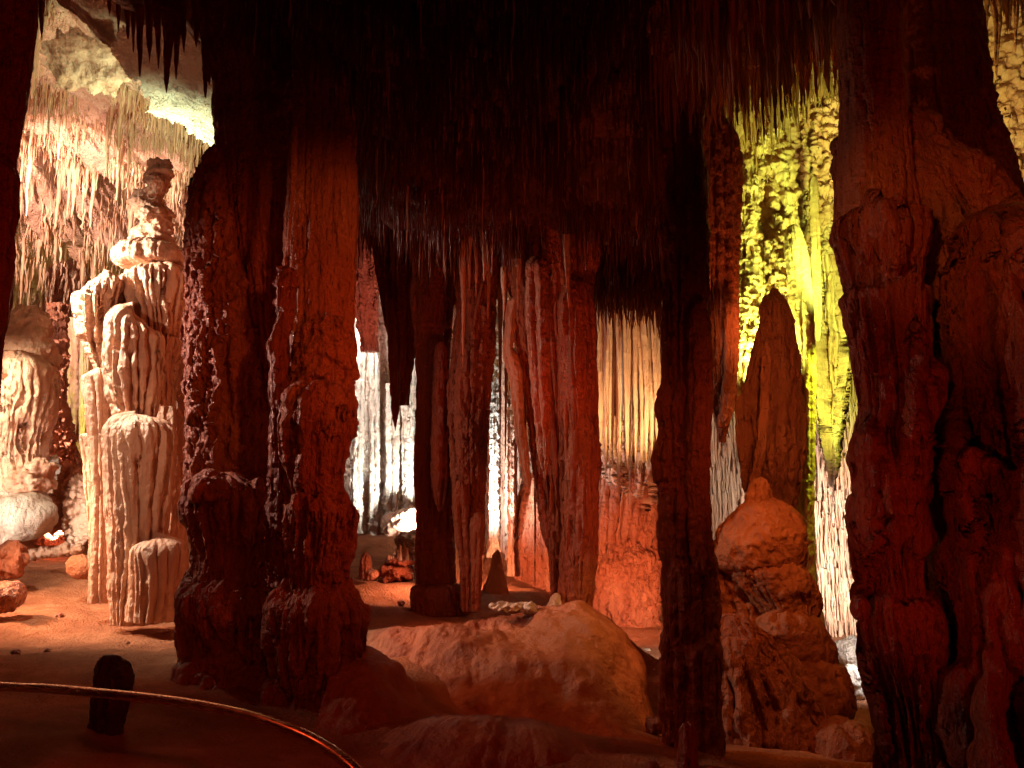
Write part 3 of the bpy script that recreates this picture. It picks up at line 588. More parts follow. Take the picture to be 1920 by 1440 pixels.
t = T_('hanging_drapery', 1350, 300, 6.6, 'rough red and yellow drapery hanging in a long point beside the slim dark column', 'stalactite drapery')
drape('drapery', [(20, 1290, 1340), (205, 1280, 1345), (260, 1290, 1385), (330, 1290, 1392), (500, 1295, 1386), (650, 1310, 1384), (740, 1322, 1380), (800, 1338, 1374), (830, 1345, 1360)], 6.7, 'warm', t, n=17, k=1.0, px=2, lump=.06, bark=.016, pop=.016, tips=(.97, .08, .3), rec=.3, cap=40)
drape('tip', [(560, 1356, 1386), (700, 1356, 1384), (770, 1346, 1376), (803, 1342, 1366)], 6.5, 'warm', t, n=6, k=.7, px=1.8, cap=20, bot=14, bark=.014)
drape('left_fold', [(215, 1285, 1325), (330, 1290, 1335), (500, 1300, 1335), (620, 1305, 1330)], 6.5, 'warm', t, n=7, k=.9, px=2, cap=40, bot=50, lump=.1)

t = T_('stacked_stalagmite', 1440, 1440, 6.8, 'fat stalagmite of rounded bulges piled like a seated figure, right of the slim dark column', 'stalagmite')
drape('neck', [(893, 1418, 1434), (905, 1402, 1440), (940, 1396, 1450), (985, 1380, 1470), (1010, 1370, 1480)], 6.8, 'mud', t, n=6, k=.4, cap=10, px=2, lump=.14, lf=5, pop=.015)
drape('head', [(930, 1420, 1445), (950, 1385, 1480), (965, 1368, 1498), (995, 1344, 1506), (1030, 1337, 1507), (1060, 1344, 1502), (1084, 1370, 1480)], 6.8, 'mud', t, n=0, cap=14, bot=30, px=2, lump=.09, pop=.016, pf=12)
drape('chest', [(1040, 1390, 1490), (1062, 1360, 1512), (1095, 1372, 1532), (1125, 1398, 1543), (1150, 1412, 1540), (1178, 1440, 1515)], 6.75, 'mud', t, n=11, k=.25, cap=30, bot=30, px=2, lump=.10, lf=3, pop=.02, pf=8)
drape('left_flank', [(1035, 1330, 1380), (1080, 1315, 1430), (1140, 1318, 1470), (1200, 1320, 1500), (1300, 1320, 1520), (1400, 1310, 1540)], 6.95, 'mud', t, n=12, k=.4, cap=60, px=2.2, lump=.12, lf=3, pop=.02)
drape('belly', [(1140, 1440, 1500), (1158, 1418, 1534), (1185, 1418, 1557), (1215, 1424, 1570), (1245, 1436, 1568), (1275, 1465, 1550), (1296, 1490, 1520)], 6.6, 'mud', t, n=0, cap=26, bot=36, px=2, lump=.10, lf=2.5, pop=.018, pf=10)
drape('lap', [(1215, 1440, 1550), (1240, 1410, 1582), (1280, 1400, 1598), (1320, 1405, 1602), (1360, 1430, 1590), (1400, 1460, 1570)], 6.55, 'mud', t, n=0, cap=34, bot=50, px=2.4, lump=.12, lf=2.5, pop=.02)
drape('skirt', [(1150, 1330, 1400), (1190, 1312, 1450), (1260, 1300, 1500), (1330, 1290, 1560), (1420, 1285, 1600), (1560, 1280, 1620)], 6.35, 'warm', t, n=26, k=.8, cap=60, px=2.6, lump=.10, lf=2.5, tips=(.8, .3, .5), rec=.12, hol=.04, hf=5)
o = blob('boulder', 1575, 1420, 72, 64, 6.0, 'warm', None, lump=.13, lf=2.4, pop=.02); tag(o, 'rounded reddish boulder at the bottom right foot of the stacked stalagmite', 'boulder')
t = T_('stub_stalagmite', 1290, 1440, 4.4, 'short round-topped dark red stalagmite at the bottom before the slim dark column', 'stalagmite')
drape('shaft', [(1352, 1280, 1298), (1365, 1274, 1306), (1400, 1272, 1307), (1430, 1270, 1310), (1520, 1262, 1320)], 4.4, 'rust', t, n=0, cap=14, px=2.6, lump=.1, pop=.008)
blob('knob', 1225, 1440, 16, 14, 4.4, 'rust', t, lump=.2)
o = blob('boulder', 1228, 1362, 18, 14, 5.9, 'rust', None, lump=.3, px=2); tag(o, 'small dark stone at the left foot of the slim dark column', 'boulder')

# ================================================================== YELLOW CHAMBER
t = T_('hooded_drapery', 1445, 545, 8.0, 'rounded red drape like a cloaked figure hanging before the yellow-green wall', 'stalactite drapery')
drape('drapery', [(540, 1440, 1462), (560, 1430, 1478), (610, 1420, 1490), (700, 1398, 1502), (780, 1382, 1507), (850, 1384, 1508), (920, 1396, 1506), (985, 1410, 1498)], 8.0, 'warm', t, n=17, k=1.0, px=1.9, cap=50, tips=(.95, .1, .3), rec=.3, lump=.05, pop=.022, hol=.02)
drape('slanting_rib', [(640, 1428, 1448), (760, 1424, 1446), (860, 1414, 1436), (910, 1404, 1424), (935, 1400, 1416)], 7.3, 'warm', t, n=3, k=.5, px=1.9, cap=40, bot=14)
drape('left_fold', [(740, 1378, 1398), (820, 1376, 1400), (890, 1386, 1408), (925, 1392, 1402)], 7.9, 'warm', t, n=3, k=.6, px=1.9, cap=40, bot=14)
t = T_('bright_rib', 1508, 1020, 8.9, 'vertical rib glowing bright yellow-green right of the cloaked drape', 'flowstone rib')
drape('shaft', [(420, 1466, 1508), (540, 1478, 1524), (640, 1486, 1530), (800, 1490, 1530), (960, 1490, 1528), (1080, 1498, 1530), (1180, 1514, 1550), (1240, 1530, 1560)], 9.0, 'pale', t, n=6, k=.5, px=1.9, lump=.06, cap=60)
t = T_('yellow_flowstone', 1440, 560, 10.3, 'knobbly yellow flowstone column with stepped frills behind the cloaked drape', 'flowstone')
drape('column', [(225, 1360, 1420), (260, 1372, 1470), (330, 1374, 1490), (420, 1380, 1498), (520, 1382, 1500), (640, 1380, 1500), (760, 1370, 1500)], 10.0, 'pale', t, n=17, k=.9, px=1.8, cap=30, lump=.16, lf=4, terr=.06, tf=5, pop=.05, pf=7, bark=.04, hol=.05, hf=5)
drape('frilled_band', [(400, 1455, 1475), (430, 1438, 1492), (480, 1434, 1496), (540, 1436, 1500), (580, 1445, 1490)], 9.5, 'pale', t, n=9, k=.6, px=1.8, cap=30, bot=30, lump=.2, lf=5, terr=.16, tf=7, pop=.05, hol=.04, hf=6)
drape('frilled_band', [(330, 1385, 1420), (500, 1382, 1430), (680, 1378, 1432), (770, 1375, 1430)], 9.4, 'pale', t, n=12, k=.9, px=1.8, cap=30, terr=.12, tf=6, pop=.04, bark=.05, lump=.15, lf=5)
t = T_('folded_flowstone', 1550, 600, 10.6, 'long smooth yellow folds of flowstone beside the right dark column', 'flowstone')
drape('upper_mass', [(65, 1540, 1548), (120, 1530, 1562), (180, 1500, 1585), (260, 1460, 1600), (360, 1450, 1620), (480, 1460, 1620)], 10.8, 'pale', t, n=24, k=1.0, px=1.8, cap=10, lump=.15, lf=5, pop=.06, pf=6, ratio=.5, bark=.04, tips=(.8, .3, .4))
drape('folds', [(280, 1490, 1590), (420, 1490, 1600), (560, 1494, 1610), (700, 1500, 1620), (980, 1505, 1620)], 10.9, 'pale', t, n=34, k=1.5, px=1.8, cap=50, ratio=.4, tips=(.62, .3, .45), rec=.97, lump=.05, pop=.02)
drape('rib', [(215, 1464, 1484), (330, 1464, 1484), (440, 1468, 1482)], 10.1, 'pale', t, n=3, k=.5, px=1.8, cap=20, bot=30)
drape('rib', [(330, 1515, 1535), (450, 1518, 1540), (640, 1524, 1544)], 10.0, 'pale', t, n=3, k=.6, px=1.8, cap=30, bot=60)
t = T_('lumpy_wall', 1880, 400, 10.5, 'pitted yellow rock face high in the upper right corner', 'rock face')
drape('face', [(-140, 1750, 2140), (100, 1760, 2130), (300, 1780, 2120), (520, 1790, 2120)], 11.4, 'pale', t, n=13, k=.5, px=2, lump=.10, lf=4, pop=.06, pf=5, ratio=.4, bark=.03)
for i, (u, b_, w) in enumerate([(1868, 148, 16), (1893, 60, 12), (1904, 98, 12), (1850, 60, 12), (1882, 30, 14), (1918, 50, 12), (1690, 42, 9)]):
    icicle('stalactite', u, -80, b_, w * 1.6, 8.4, 'warm', 'reddish pointed stalactite hanging before the yellow rock face in the upper right corner', 'stalactites in the upper right corner')
for i, (u, a, b_, w, Y) in enumerate([(1519, 0, 150, 22, 7.6), (1529, 20, 178, 16, 7.6), (1549, 0, 108, 14, 7.5), (1564, 0, 150, 16, 7.5), (1566, 60, 168, 10, 7.5), (1505, 0, 105, 16, 7.6), (1490, 10, 100, 14, 7.7)]):
    icicle('stalactite', u, a - 60, b_, w * 1.3, Y, 'warm', 'dark orange stalactite pointing down in front of the top of the yellow folds', 'stalactites above the yellow folds')
# pale rocks low in the right gap
o = blob('boulder', 1600, 1225, 34, 26, 9.6, 'white', None, lump=.16, lf=2.5, px=2); tag(o, 'pale pinkish boulder low in the gap by the right dark column', 'boulder')
o = blob('boulder', 1598, 1283, 18, 32, 8.9, 'white', None, lump=.3, lf=2.5, px=2); tag(o, 'upright white rock below the pale pinkish boulder in the right gap', 'boulder')

# ================================================================== RIGHT DARK MASS
t = T_('great_column', 1760, 1440, 4.3, 'huge dark red column of heaped draperies filling the right side', 'column')
drape('shaft', [(-320, 1560, 1690), (0, 1568, 1688), (120, 1571, 1691), (230, 1574, 1700), (420, 1560, 1720)], 4.35, 'warm', t, n=7, k=.25, px=2.8, lump=.02, pop=.008, warp=.3)
drape('shoulder', [(212, 1620, 1730), (230, 1600, 1760), (270, 1566, 1800), (320, 1568, 1850), (370, 1566, 1905), (430, 1566, 1960), (520, 1576, 2000), (600, 1600, 2050)], 4.5, 'warm', t, n=22, k=.35, px=2.6, cap=26, lump=.08, lf=3, pop=.02, ratio=.4, hol=.04, hf=5)
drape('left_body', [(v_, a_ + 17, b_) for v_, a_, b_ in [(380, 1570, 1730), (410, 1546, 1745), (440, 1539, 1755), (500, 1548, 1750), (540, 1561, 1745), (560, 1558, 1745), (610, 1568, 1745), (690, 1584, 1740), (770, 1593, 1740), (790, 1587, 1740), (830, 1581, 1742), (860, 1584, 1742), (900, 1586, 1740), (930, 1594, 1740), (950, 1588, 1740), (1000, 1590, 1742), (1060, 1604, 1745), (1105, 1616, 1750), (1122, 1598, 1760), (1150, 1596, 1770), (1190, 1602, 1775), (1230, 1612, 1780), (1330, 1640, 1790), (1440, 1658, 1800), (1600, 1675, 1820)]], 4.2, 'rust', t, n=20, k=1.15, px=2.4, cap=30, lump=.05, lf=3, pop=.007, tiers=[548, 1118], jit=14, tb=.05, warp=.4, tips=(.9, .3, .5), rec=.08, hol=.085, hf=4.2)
blob('knob', 1612, 1140, 18, 24, 4.05, 'rust', t, lump=.12, pop=.006)
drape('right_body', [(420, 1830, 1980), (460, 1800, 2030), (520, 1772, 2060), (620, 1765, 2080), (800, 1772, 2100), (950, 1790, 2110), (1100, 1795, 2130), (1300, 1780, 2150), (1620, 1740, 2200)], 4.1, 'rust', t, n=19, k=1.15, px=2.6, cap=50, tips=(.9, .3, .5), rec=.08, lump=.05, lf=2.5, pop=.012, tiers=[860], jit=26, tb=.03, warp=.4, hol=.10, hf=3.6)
drape('core', [(400, 1640, 2150), (900, 1640, 2200), (1600, 1640, 2300)], 4.9, 'rust', t, n=18, k=.6, px=5, ratio=.4, lump=.03)
t = T_('rear_column', 1770, 400, 5.8, 'nearly black column with a lumpy reddish right edge behind the upper right shoulder', 'column')
drape('shaft', [(-300, 1680, 1830), (0, 1690, 1838), (100, 1690, 1846), (200, 1690, 1858), (260, 1690, 1880), (330, 1690, 1898), (420, 1690, 1930), (600, 1700, 1960)], 5.8, 'rust', t, n=19, k=.6, px=2.6, lump=.05, lf=4, terr=.06, tf=4, pop=.016)
for i, (u, v, r) in enumerate([(1868, 250, 22), (1884, 310, 24), (1896, 350, 26), (1850, 180, 18)]):
    blob('lump', u - 14, v, r, r * 1.3, 5.6, 'warm', t, lump=.2, lf=3, pop=.015)

# ================================================================== dark silhouettes upper left
for (u, b_, w, Y) in [(312, 175, 26, 6.3), (262, 145, 18, 6.6), (280, 120, 18, 6.5), (297, 130, 16, 6.4), (330, 150, 20, 6.4), (345, 100, 22, 6.4), (368, 90, 22, 6.3), (240, 75, 16, 6.8), (222, 60, 14, 6.9), (385, 185, 26, 6.2), (392, 160, 22, 6.2), (250, 100, 14, 6.7), (78, 72, 16, 7.0), (205, 30, 14, 7)]:
    icicle('stalactite', u, -90, b_, w * 1.5, Y, 'rust', 'black stalactite silhouetted before the bright upper left chamber', 'black stalactites in the upper left')

def fin(name, u, Y0, Y1, mat, label, cat='rock'):  # unseen upright sheet, added to stop light crossing between chambers
    x0, x1 = (u - 960) / F * Y0, (u - 960) / F * Y1
    o = wall(name, [(x0 - .12, Y0), (x1 - .14, Y1), (x1 + .14, Y1), (x0 + .12, Y0), (x0 - .12, Y0)], -1.2, 8.5, mat, .05, label, res=.05)
    del o['kind']; o['category'] = cat
fin('light_baffle', 505, 7.6, 16.5, 'warm', 'added light-blocking fin, unseen, running back behind the big joined columns')
fin('light_baffle', 1281, 6.8, 14.0, 'warm', 'added light-blocking fin, unseen, running back behind the slim dark column')
def poly_in(u, v, pl):
    c = np.zeros(u.shape, bool); n = len(pl)
    for i in range(n):
        (x1, y1), (x2, y2) = pl[i], pl[(i + 1) % n]
        c ^= ((y1 > v) != (y2 > v)) & (u < (x2 - x1) * (v - y1) / (y2 - y1 + 1e-9) + x1)
    return c
def vault(pl, Yf, mat, label):
    a = np.array(pl, float); u = np.arange(a[:, 0].min() - 30, a[:, 0].max() + 30, 2.5); v = np.arange(a[:, 1].min() - 30, a[:, 1].max() + 30, 2.5); U, V_ = np.meshgrid(u, v)
    fy = (V_ - v[0]) / (v[-1] - v[0])
    Yv = Yf[0] + (Yf[1] - Yf[0]) * fy
    P = at(U, V_, Yv); x, y, z = P[..., 0], P[..., 1], P[..., 2]
    Uj = U + 14 * pn(x * 3, y * 3, z * 3) + 10 * pn(x * 8, y * 8, z * 8); Vj = V_ + 12 * pn(x * 3 + 9, y * 3, z * 3) + 16 * billow(x * 7 + 9, y * 7, z)
    keep = poly_in(Uj, Vj, pl)
    P[..., 2] += .12 * fbm(x * 1.3, y * 1.3, z, 4) + .07 * billow(x * 4, y * 4, z) + .02 * fbm(x * 9, y * 9, z * 9, 3)
    f = grid_faces(len(v), len(u), False); f = f[keep.reshape(-1)[f].all(1)]
    o = mesh_obj('cave_vault', P, [f], mat, None, P.reshape(-1, 3).mean(0))
    tag(o, label, None, None, 'structure')
VA = [(205, 112), (245, 162), (300, 215), (345, 248), (400, 290), (470, 330), (470, 20), (380, 20), (300, 70), (240, 60)]
VB = [(72, 95), (100, 62), (150, 52), (190, 80), (228, 105), (240, 160), (215, 190), (180, 178), (140, 172), (100, 150)]
vault(VA, (7.4, 10.9), 'white', 'smooth pale vault of the left chamber')
vault(VB, (8.4, 9.8), 'pale', 'smooth tan patch of ceiling in the left chamber')

R5 = np.random.default_rng(77)
for i in range(24):
    if i < 4: u, Y = R5.uniform(20, 330), R5.uniform(5.2, 9.4)
    elif i < 14: u, Y = R5.uniform(670, 780), R5.uniform(7.6, 10.5)
    else: u, Y = R5.uniform(1150, 1240), R5.uniform(7.6, 10)
    x = (u - 960) / F * Y; z = float(floor_z(np.array([x]), np.array([Y]))[0])
    uu, vv = proj(np.array([x, Y, z])); r = R5.uniform(3, 8)
    o = blob('pebble', float(uu), float(vv) - r * .2, r, r * R5.uniform(.5, .8), Y, 'warm', None, lump=.4, lf=3, px=1.6, pop=.004)
    tag(o, 'small loose stone lying on the sandy cave floor', 'stone', 'small loose stones on the floor')

# ================================================================== STRAW STALACTITES
def straws_mesh(n, seg=5):
    pass
_protos = []
def straw_proto(i):
    R = np.random.default_rng(900 + i); seg = 7; rows = 14
    z = -np.linspace(0, 1, rows); r = (1 - .75 * (-z) ** 1.3) * (1 + .14 * R.normal(size=rows)); r[-1] = .12; r[0] *= 1.5
    cx = np.cumsum(R.normal(size=rows)) * .12; cy = np.cumsum(R.normal(size=rows)) * .12
    th = np.linspace(0, 2 * math.pi, seg, endpoint=False)
    P = np.stack([(cx[:, None] + r[:, None] * np.cos(th)), (cy[:, None] + r[:, None] * np.sin(th)), np.repeat(z[:, None], seg, 1)], -1)
    return P
cand = []      # (x, y, z, radius, length, group)
def straws(n, uv_box, Yr, zfun, L, Rr, grp, R, front=.0, tuft=0.):
    u = R.uniform(uv_box[0], uv_box[1], n); Y = R.uniform(Yr[0], Yr[1], n)
    X = (u - 960) / F * Y * 1.0
    if tuft:
        m_ = pn(X * 1.7 + 5, Y * 1.7, X * 0) > R.uniform(-.5, .35, n) * tuft
        X, Y = X[m_], Y[m_]; n = len(X)
    z = zfun(X, Y) + .03
    big = R.random(n) ** 3
    l = L[0] + (L[1] - L[0]) * big; r = Rr[0] + (Rr[1] - Rr[0]) * big * R.uniform(.6, 1.2, n)
    l *= np.clip(1 + .9 * pn(X * 2, Y * 2, X * 0 + 7) + .6 * pn(X * 7, Y * 7, X * 0 + 3), .25, 3)
    for q in zip(X, Y, z, r, np.maximum(l, .05)): cand.append((*q, grp))
R1 = np.random.default_rng(21)
G1, G2, G3, G4 = 0, 1, 2, 3
straws(26000, (-60, 460), (9.5, 17.5), ceil_z, (.06, .42), (.005, .019), G1, R1, tuft=.75)
straws(1500, (-60, 460), (9.5, 17.5), ceil_z, (.2, .9), (.02, .06), G1, R1, tuft=.9)
straws(15000, (400, 1360), (3.9, 9.5), ceil_z, (.10, .5), (.004, .013), G2, R1)
straws(5000, (640, 1360), (9.5, 14.5), ceil_z, (.12, .7), (.007, .022), G2, R1)
straws(5200, (1280, 1640), (3.9, 12), ceil_z, (.10, .6), (.006, .024), G3, R1)
straws(700, (1780, 2000), (6, 11), ceil_z, (.12, .6), (.010, .03), G3, R1)
# straw-hung steps of the far right wall: rows of straws one above the other
def hung(n, ub, vb, Y0, slope, L, Rr, grp, R):
    u = R.uniform(*ub, n); v = R.uniform(*vb, n); Y = Y0 + (vb[1] - v) / (vb[1] - vb[0]) * -slope + R.uniform(-.25, .1, n)
    P = at(u, v, Y); big = R.random(n) ** 2
    for i in range(n): cand.append((P[i, 0], P[i, 1], P[i, 2] + .05, Rr[0] + (Rr[1] - Rr[0]) * big[i], L[0] + (L[1] - L[0]) * big[i], grp))
hung(1500, (1090, 1260), (400, 560), 10.2, 1.2, (.15, .5), (.006, .016), G2, R1)
hung(2600, (1500, 1650), (520, 1180), 12.6, .9, (.2, .8), (.012, .03), G4, R1)
hung(1300, (1300, 1410), (620, 1080), 12.6, .8, (.2, .8), (.012, .03), G4, R1)
hung(900, (1080, 1270), (400, 590), 10.9, .6, (.12, .5), (.008, .02), G2, R1)
# rock steps the hung straws grow from
def steps(ub, vb, Y0, slope, label):
    u = np.arange(ub[0], ub[1], 2.0); v = np.arange(vb[0], vb[1], 2.2)
    U, V_ = np.meshgrid(u, v)
    Yv = Y0 + .12 - (vb[1] - V_) / (vb[1] - vb[0]) * slope
    P = at(U, V_, Yv)
    x, y, z = P[..., 0], P[..., 1], P[..., 2]
    P[..., 1] -= .25 * (billow(x * 7, y, z * .9) * 1.4 + billow(x * 17, y, z * 1.6) * .7 + fbm(x * .8, y, z * .8, 3) * .6) - .25
    o = mesh_obj('straw_wall', P, [grid_faces(len(v), len(u), False)], 'pale', None, P.reshape(-1, 3).mean(0))
    tag(o, label, 'rock face')
steps((1490, 1670), (500, 1235), 12.6, .9, 'straw-covered rock face in the right gap, yellow above and white below')
steps((1290, 1420), (560, 1120), 12.6, .8, 'straw-covered rock face seen left of the cloaked drape')
for k_ in range(260):      # straws along the lip of the bare vault
    f_ = R1.random(); uu = 205 + 230 * f_; vv = 118 + 190 * f_ + R1.normal() * 7
    q_ = at(uu, vv, 10.2 + 2.0 * f_ + R1.random() * .5); cand.append((*q_, R1.uniform(.012, .03), R1.uniform(.2, .6), 0))
A = np.array(cand)
base = A[:, :3]; u0, v0 = proj(base); tipp = base.copy(); tipp[:, 2] -= A[:, 4]; u1, v1 = proj(tipp)
pass
def inpoly(u, v, pl):
    c = np.zeros(len(u), bool); n = len(pl)
    for i in range(n):
        (x1, y1), (x2, y2) = pl[i], pl[(i + 1) % n]
        c ^= ((y1 > v) != (y2 > v)) & (u < (x2 - x1) * (v - y1) / (y2 - y1 + 1e-9) + x1)
    return c
bare = np.zeros(len(A), bool)          # smooth bare rock: no straws grow there
for pl in (VA, VB):
    for f in (0, .5, 1): bare |= inpoly(u0 + (u1 - u0) * f, v0 + (v1 - v0) * f, pl)
bare &= (A[:, 5] == 0) & (A[:, 1] > 7)
bare[-260:] = False
A = A[~bare]; base = A[:, :3]; u0, v0 = proj(base); tipp = base.copy(); tipp[:, 2] -= A[:, 4]; u1, v1 = proj(tipp)
inside = (u1 > 5) & (u1 < 1915) & (v1 > 8) & (v0 < 1430)
size = (v1 - np.maximum(v0, 0)) * (A[:, 3] / np.maximum(A[:, 1], 1)) * inside
grpq = {0: 120, 1: 60, 2: 50, 3: 70}
sel = np.zeros(len(A), bool)
for g, q in grpq.items():
    idx = np.where(A[:, 5] == g)[0]; idx = idx[np.argsort(-size[idx])][:q]; sel[idx] = True
protos = []
for i in range(12):
    P = straw_proto(i); nr, nc = P.shape[:2]
    V = np.concatenate([P.reshape(-1, 3), P[-1].mean(0)[None]]); i0 = np.arange(nc)
    o = mesh_obj('straw_stalactite', V, [grid_faces(nr, nc, True)[:, ::-1], np.stack([(nr - 1) * nc + i0, (nr - 1) * nc + (i0 + 1) % nc, np.full(nc, nr * nc)], -1)], 'straw' if i < 6 else 'shade_dark_straw')
    protos.append(o)
LB = {0: ('thin straw stalactite on the steep red-brown ceiling of the left chamber', 'straw stalactites in the left chamber'),
      1: ('thin straw stalactite on the black central ceiling', 'straw stalactites on the central ceiling'),
      2: ('thin straw stalactite on the orange ceiling toward the upper right', 'straw stalactites on the right ceiling'),
      3: ('thin straw stalactite on the straw-covered rock behind the right columns', 'straw stalactites on the right rock faces')}
for n_, k in enumerate(np.where(sel)[0]):
    x, y, z, r, l, g = A[k]
    p = protos[n_ % 6 + (6 if shade_zone(np.array([x]), np.array([y]))[0] and g < 3 else 0)]
    o = p.copy() if 'label' in p else p
    if o is not p: C.objects.link(o)
    o.location = (x, y, z); o.scale = (r, r, l); o.rotation_euler = (0, 0, random.uniform(0, 6.28))
    tag(o, LB[int(g)][0], 'stalactite', LB[int(g)][1])
names = {0: 'left chamber ceiling', 1: 'central ceiling', 2: 'right ceiling', 3: 'right rock faces'}
SZ = shade_zone(A[:, 0], A[:, 1]) & (A[:, 5] < 3) & (R1.random(len(A)) > .05)  # a few straws stay pale, painting in glints on the dark ceiling
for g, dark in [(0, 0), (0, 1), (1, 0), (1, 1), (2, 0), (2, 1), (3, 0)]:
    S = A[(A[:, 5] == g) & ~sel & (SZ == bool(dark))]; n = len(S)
    if n < 3: continue
    seg, rows = 5, 5
    zt = np.array([0, .3, .6, .88, 1.0]); rt = np.array([1.25, .85, .62, .4, .08])
    jx = R1.normal(size=(n, rows)) * .5; jx[:, 0] = 0; jy = R1.normal(size=(n, rows)) * .5; jy[:, 0] = 0
    rt = rt[None] * (1 + .22 * R1.normal(size=(n, rows)))
    th = np.linspace(0, 2 * math.pi, seg, endpoint=False) + R1.random((n, 1)) * 6
    r = S[:, 3][:, None]
    Xs = S[:, 0][:, None, None] + (jx * r)[:, :, None] + (rt * r)[:, :, None] * np.cos(th)[:, None, :]
    Ys = S[:, 1][:, None, None] + (jy * r)[:, :, None] + (rt * r)[:, :, None] * np.sin(th)[:, None, :]
    Zs = np.broadcast_to((S[:, 2][:, None] - zt[None] * S[:, 4][:, None])[:, :, None], Xs.shape)
    V = np.stack([Xs, Ys, Zs], -1).reshape(-1, 3)
    f = grid_faces(rows, seg, True)[:, ::-1]
    Fq = (f[None] + (np.arange(n) * rows * seg)[:, None, None]).reshape(-1, 4)
    o = mesh_obj('straw_stalactites', V, [Fq], 'shade_dark_straw' if dark else 'straw')
    tag(o, 'countless fine ' + ('blackish' if dark else 'pale') + ' straw stalactites of the ' + names[g], 'stalactites', None, 'stuff')

# ================================================================== LAMPS OF THE SHOW CAVE, PLUS ADDED FILL SPOTS
def lamp(name, pos, tgt, W, col, ang=80, blend=.8, rad=.12):
    l = bpy.data.lights.new(name, 'SPOT'); l.energy = W; l.color = col; l.spot_size = math.radians(ang); l.spot_blend = blend; l.shadow_soft_size = rad
    o = bpy.data.objects.new(name, l); C.objects.link(o)
    p = Vector([float(a) for a in pos]); t_ = Vector([float(a) for a in tgt])
    o.location = p; o.rotation_euler = (t_ - p).to_track_quat('-Z', 'Y').to_euler()
    return o
W_ = (1, .86, .74); RED = (1, .22, .06); ORG = (1, .42, .12); YEL = (.68, 1, .15); LEM = (.62, 1, .04); GRN = (.78, 1, .62); COOL = (.82, .93, 1)
E = 1.0
# left chamber
lamp('floodlight', at(-130, 400, 7.7), at(230, 640, 8.8), 1350, (1, .86, .70), 110)
lamp('floodlight', (-4.6, 4.6, 2.6), at(240, 640, 8.6), 190, (1, .55, .36), 90, rad=.08)  # added fill from beyond the left edge, warms the lower tiers
lamp('floodlight', at(-150, 900, 8.0), at(200, 1080, 9), 560, (1, .55, .34), 110)
lamp('floodlight', at(300, 400, 9.7), at(330, 170, 10.8), 420, GRN, 120)
lamp('floodlight', at(-90, 260, 9.5), at(130, 120, 10.4), 160, (1, .75, .5), 70)
lamp('floodlight', at(100, 1010, 12.2), at(170, 400, 13.5), 2300, (1, .74, .62), 110)
lamp('floodlight', at(-100, 300, 10.5), at(200, 450, 14), 1900, (1, .76, .64), 100)
lamp('floodlight', at(-140, 640, 9.4), at(30, 800, 10.9), 330, (1, .84, .62), 90)
lamp('floodlight', at(-160, 1000, 9.2), at(20, 930, 10.8), 160, (1, .80, .68), 100)
lamp('floodlight', at(176, 840, 13.0), at(135, 720, 14.6), 200, (.75, 1, .2), 80)
lamp('floodlight', at(200, 1000, 11.0), at(150, 960, 11.6), 60, (1, .9, .8), 120)
lamp('floodlight', at(-70, 600, 6.3), at(400, 700, 6.3), 330, (1, .48, .36), 70, rad=.08)
# centre
lamp('floodlight', at(800, 1000, 12.6), at(720, 800, 14.2), 650, (.95, .97, .95), 110)
lamp('floodlight', at(620, 560, 12.6), at(700, 720, 14), 420, (1, .85, .82), 90)
lamp('floodlight', at(870, 960, 11.6), at(930, 900, 12.3), 420, COOL, 120)
lamp('floodlight', at(870, 1080, 10.8), at(1010, 1050, 12.5), 200, (1, .36, .18), 120)
lamp('floodlight', at(1256, 860, 10.4), at(1180, 720, 11.8), 260, (1, .76, .36), 90)
lamp('floodlight', at(1100, 1000, 9.6), at(1160, 530, 12), 160, (1, .30, .1), 70)
lamp('floodlight', at(1256, 1150, 10.2), at(1180, 1080, 12.2), 240, (1, .36, .17), 90)
lamp('floodlight', at(1256, 1190, 9.6), at(1210, 1240, 10.4), 70, (1, .9, .8), 90)
# yellow chamber
lamp('floodlight', at(1440, 720, 8.9), at(1450, 500, 10.2), 600, YEL, 105)
lamp('floodlight', at(1650, 560, 8.0), at(1490, 380, 10.4), 700, YEL, 80)
lamp('floodlight', at(1620, 620, 8.8), at(1512, 760, 9.0), 420, LEM, 60)
lamp('floodlight', at(1640, 800, 9.0), at(1560, 660, 12.2), 450, YEL, 80)
lamp('floodlight', at(1650, 1150, 9.6), at(1560, 1010, 12.4), 1000, (.95, .97, .95), 80)
lamp('floodlight', at(1306, 900, 9.8), at(1370, 900, 12.4), 200, (1, .9, .8), 90)
lamp('floodlight', at(1640, 1180, 8.6), at(1600, 1250, 9.3), 60, (.95, .95, 1), 110)
lamp('floodlight', at(1780, 460, 8.4), at(1900, 150, 11), 600, (1, .80, .25), 110)
# added red and orange fill spots, unseen from the camera
lamp('fill_spot', (2.0, 5.2, 3.0), (2.3, 6.8, 1.6), 85, (1, .32, .08), 50, rad=.12)           # on the stacked stalagmite
lamp('fill_spot', (.3, 3.0, 3.7), (-1.30, 5.6, 3.0), 110, (1, .21, .045), 46, rad=.1)            # on the smooth column
lamp('fill_spot', (.9, 2.4, 3.3), (2.75, 4.2, 3.0), 50, (1, .28, .06), 46, rad=.1)             # on the right shoulder
lamp('fill_spot', (.2, 4.6, 3.7), (.3, 7.0, .2), 60, (1, .24, .05), 66, rad=.15)              # on the mound
lamp('fill_spot', (1.5, 6.2, 1.5), (.5, 8.0, 2.0), 30, (1, .13, .045), 110, rad=.15)             # on the draped columns
lamp('fill_spot', at(600, 880, 7.3), at(880, 1160, 7.0), 75, (1, .20, .06), 64, rad=.12)
lamp('floodlight', at(745, 620, 10.4), at(685, 500, 12.3), 160, (1, .40, .36), 90)
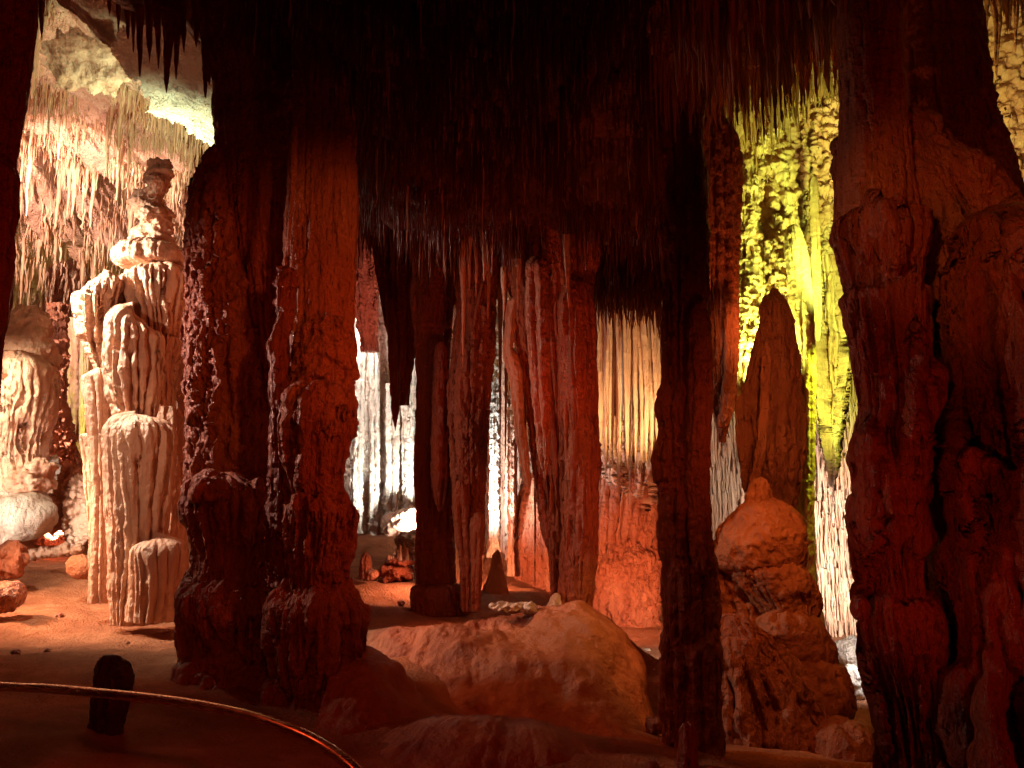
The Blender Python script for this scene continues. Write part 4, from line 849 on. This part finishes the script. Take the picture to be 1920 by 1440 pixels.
lamp('fill_spot', (3.8, 1.2, 1.6), (3.0, 4.2, 1.4), 60, (1, .05, .02), 120, rad=.3)             # red on the right mass
lamp('fill_spot', (-.6, 1.2, 3.0), (-1.1, 6, 1.0), 42, (1, .10, .025), 80, rad=.3)
lamp('fill_spot', at(1285, 900, 6.6), at(1140, 1260, 7), 55, (1, .42, .12), 80, rad=.1)       # right flank of the mound
lamp('floodlight', at(812, 1030, 9.4), at(715, 1100, 9.4), 70, (1, .42, .25), 110, rad=.1)
lamp('fill_spot', (.3, 6.2, 1.6), (.2, 7.4, 4.6), 50, (1, .12, .03), 110, rad=.2)              # faint red on the black ceiling
lamp('fill_spot', (2.3, 6.0, 2.2), (2.2, 7.0, 5.6), 60, (1, .24, .06), 90, rad=.2)             # orange on the right ceiling
lamp('fill_spot', (1.8, 5.0, 3.0), (2.75, 8.0, 2.6), 130, (1, .30, .08), 44, rad=.1)           # on the cloaked drape
lamp('fill_spot', (-.6, 1.2, 2.2), (-2.3, 3.6, 3.0), 40, (1, .06, .02), 50, rad=.1)             # left edge column
lamp('fill_spot', (.5, 4.4, 2.3), (-1.2, 5.7, 2.0), 42, (1, .12, .03), 80, rad=.08)             # raking light on the smooth column
lamp('fill_spot', (1.0, 2.9, .9), (2.4, 4.1, 1.7), 18, (1, .10, .03), 80, rad=.08)             # raking light on the right mass
lamp('fill_spot', (1.75, 4.6, 1.9), (1.3, 5.6, 2.0), 7, (1, .14, .04), 110, rad=.08)          # right side of the slim column
lamp('fill_spot', (1.95, 5.1, 2.3), (2.35, 6.6, .3), 75, (1, .27, .06), 80, rad=.1)            # lower bulges of the stacked stalagmite
lamp('fill_spot', (-3.2, 2.6, 2.8), (-1.6, 3.8, 0), 30, (1, .09, .03), 90, rad=.2)

w = bpy.data.worlds.new('World'); C_ = bpy.context.scene; C_.world = w; w.use_nodes = True
w.node_tree.nodes['Background'].inputs[0].default_value = (.5, .06, .02, 1); w.node_tree.nodes['Background'].inputs[1].default_value = .002
cam = bpy.data.cameras.new('camera'); cam.lens = 27.0; cam.sensor_width = 36.0; cam.clip_end = 200; cam.clip_start = .05
co = bpy.data.objects.new('camera', cam); C.objects.link(co)
co.location = tuple(CAM); co.rotation_euler = (math.pi / 2 + PITCH, 0, 0)
C_.camera = co
C_.view_settings.view_transform = 'Standard'; C_.view_settings.look = 'None'; C_.view_settings.exposure = 0.0; C_.view_settings.gamma = 1
C_.cycles.max_bounces = 6; C_.cycles.diffuse_bounces = 3
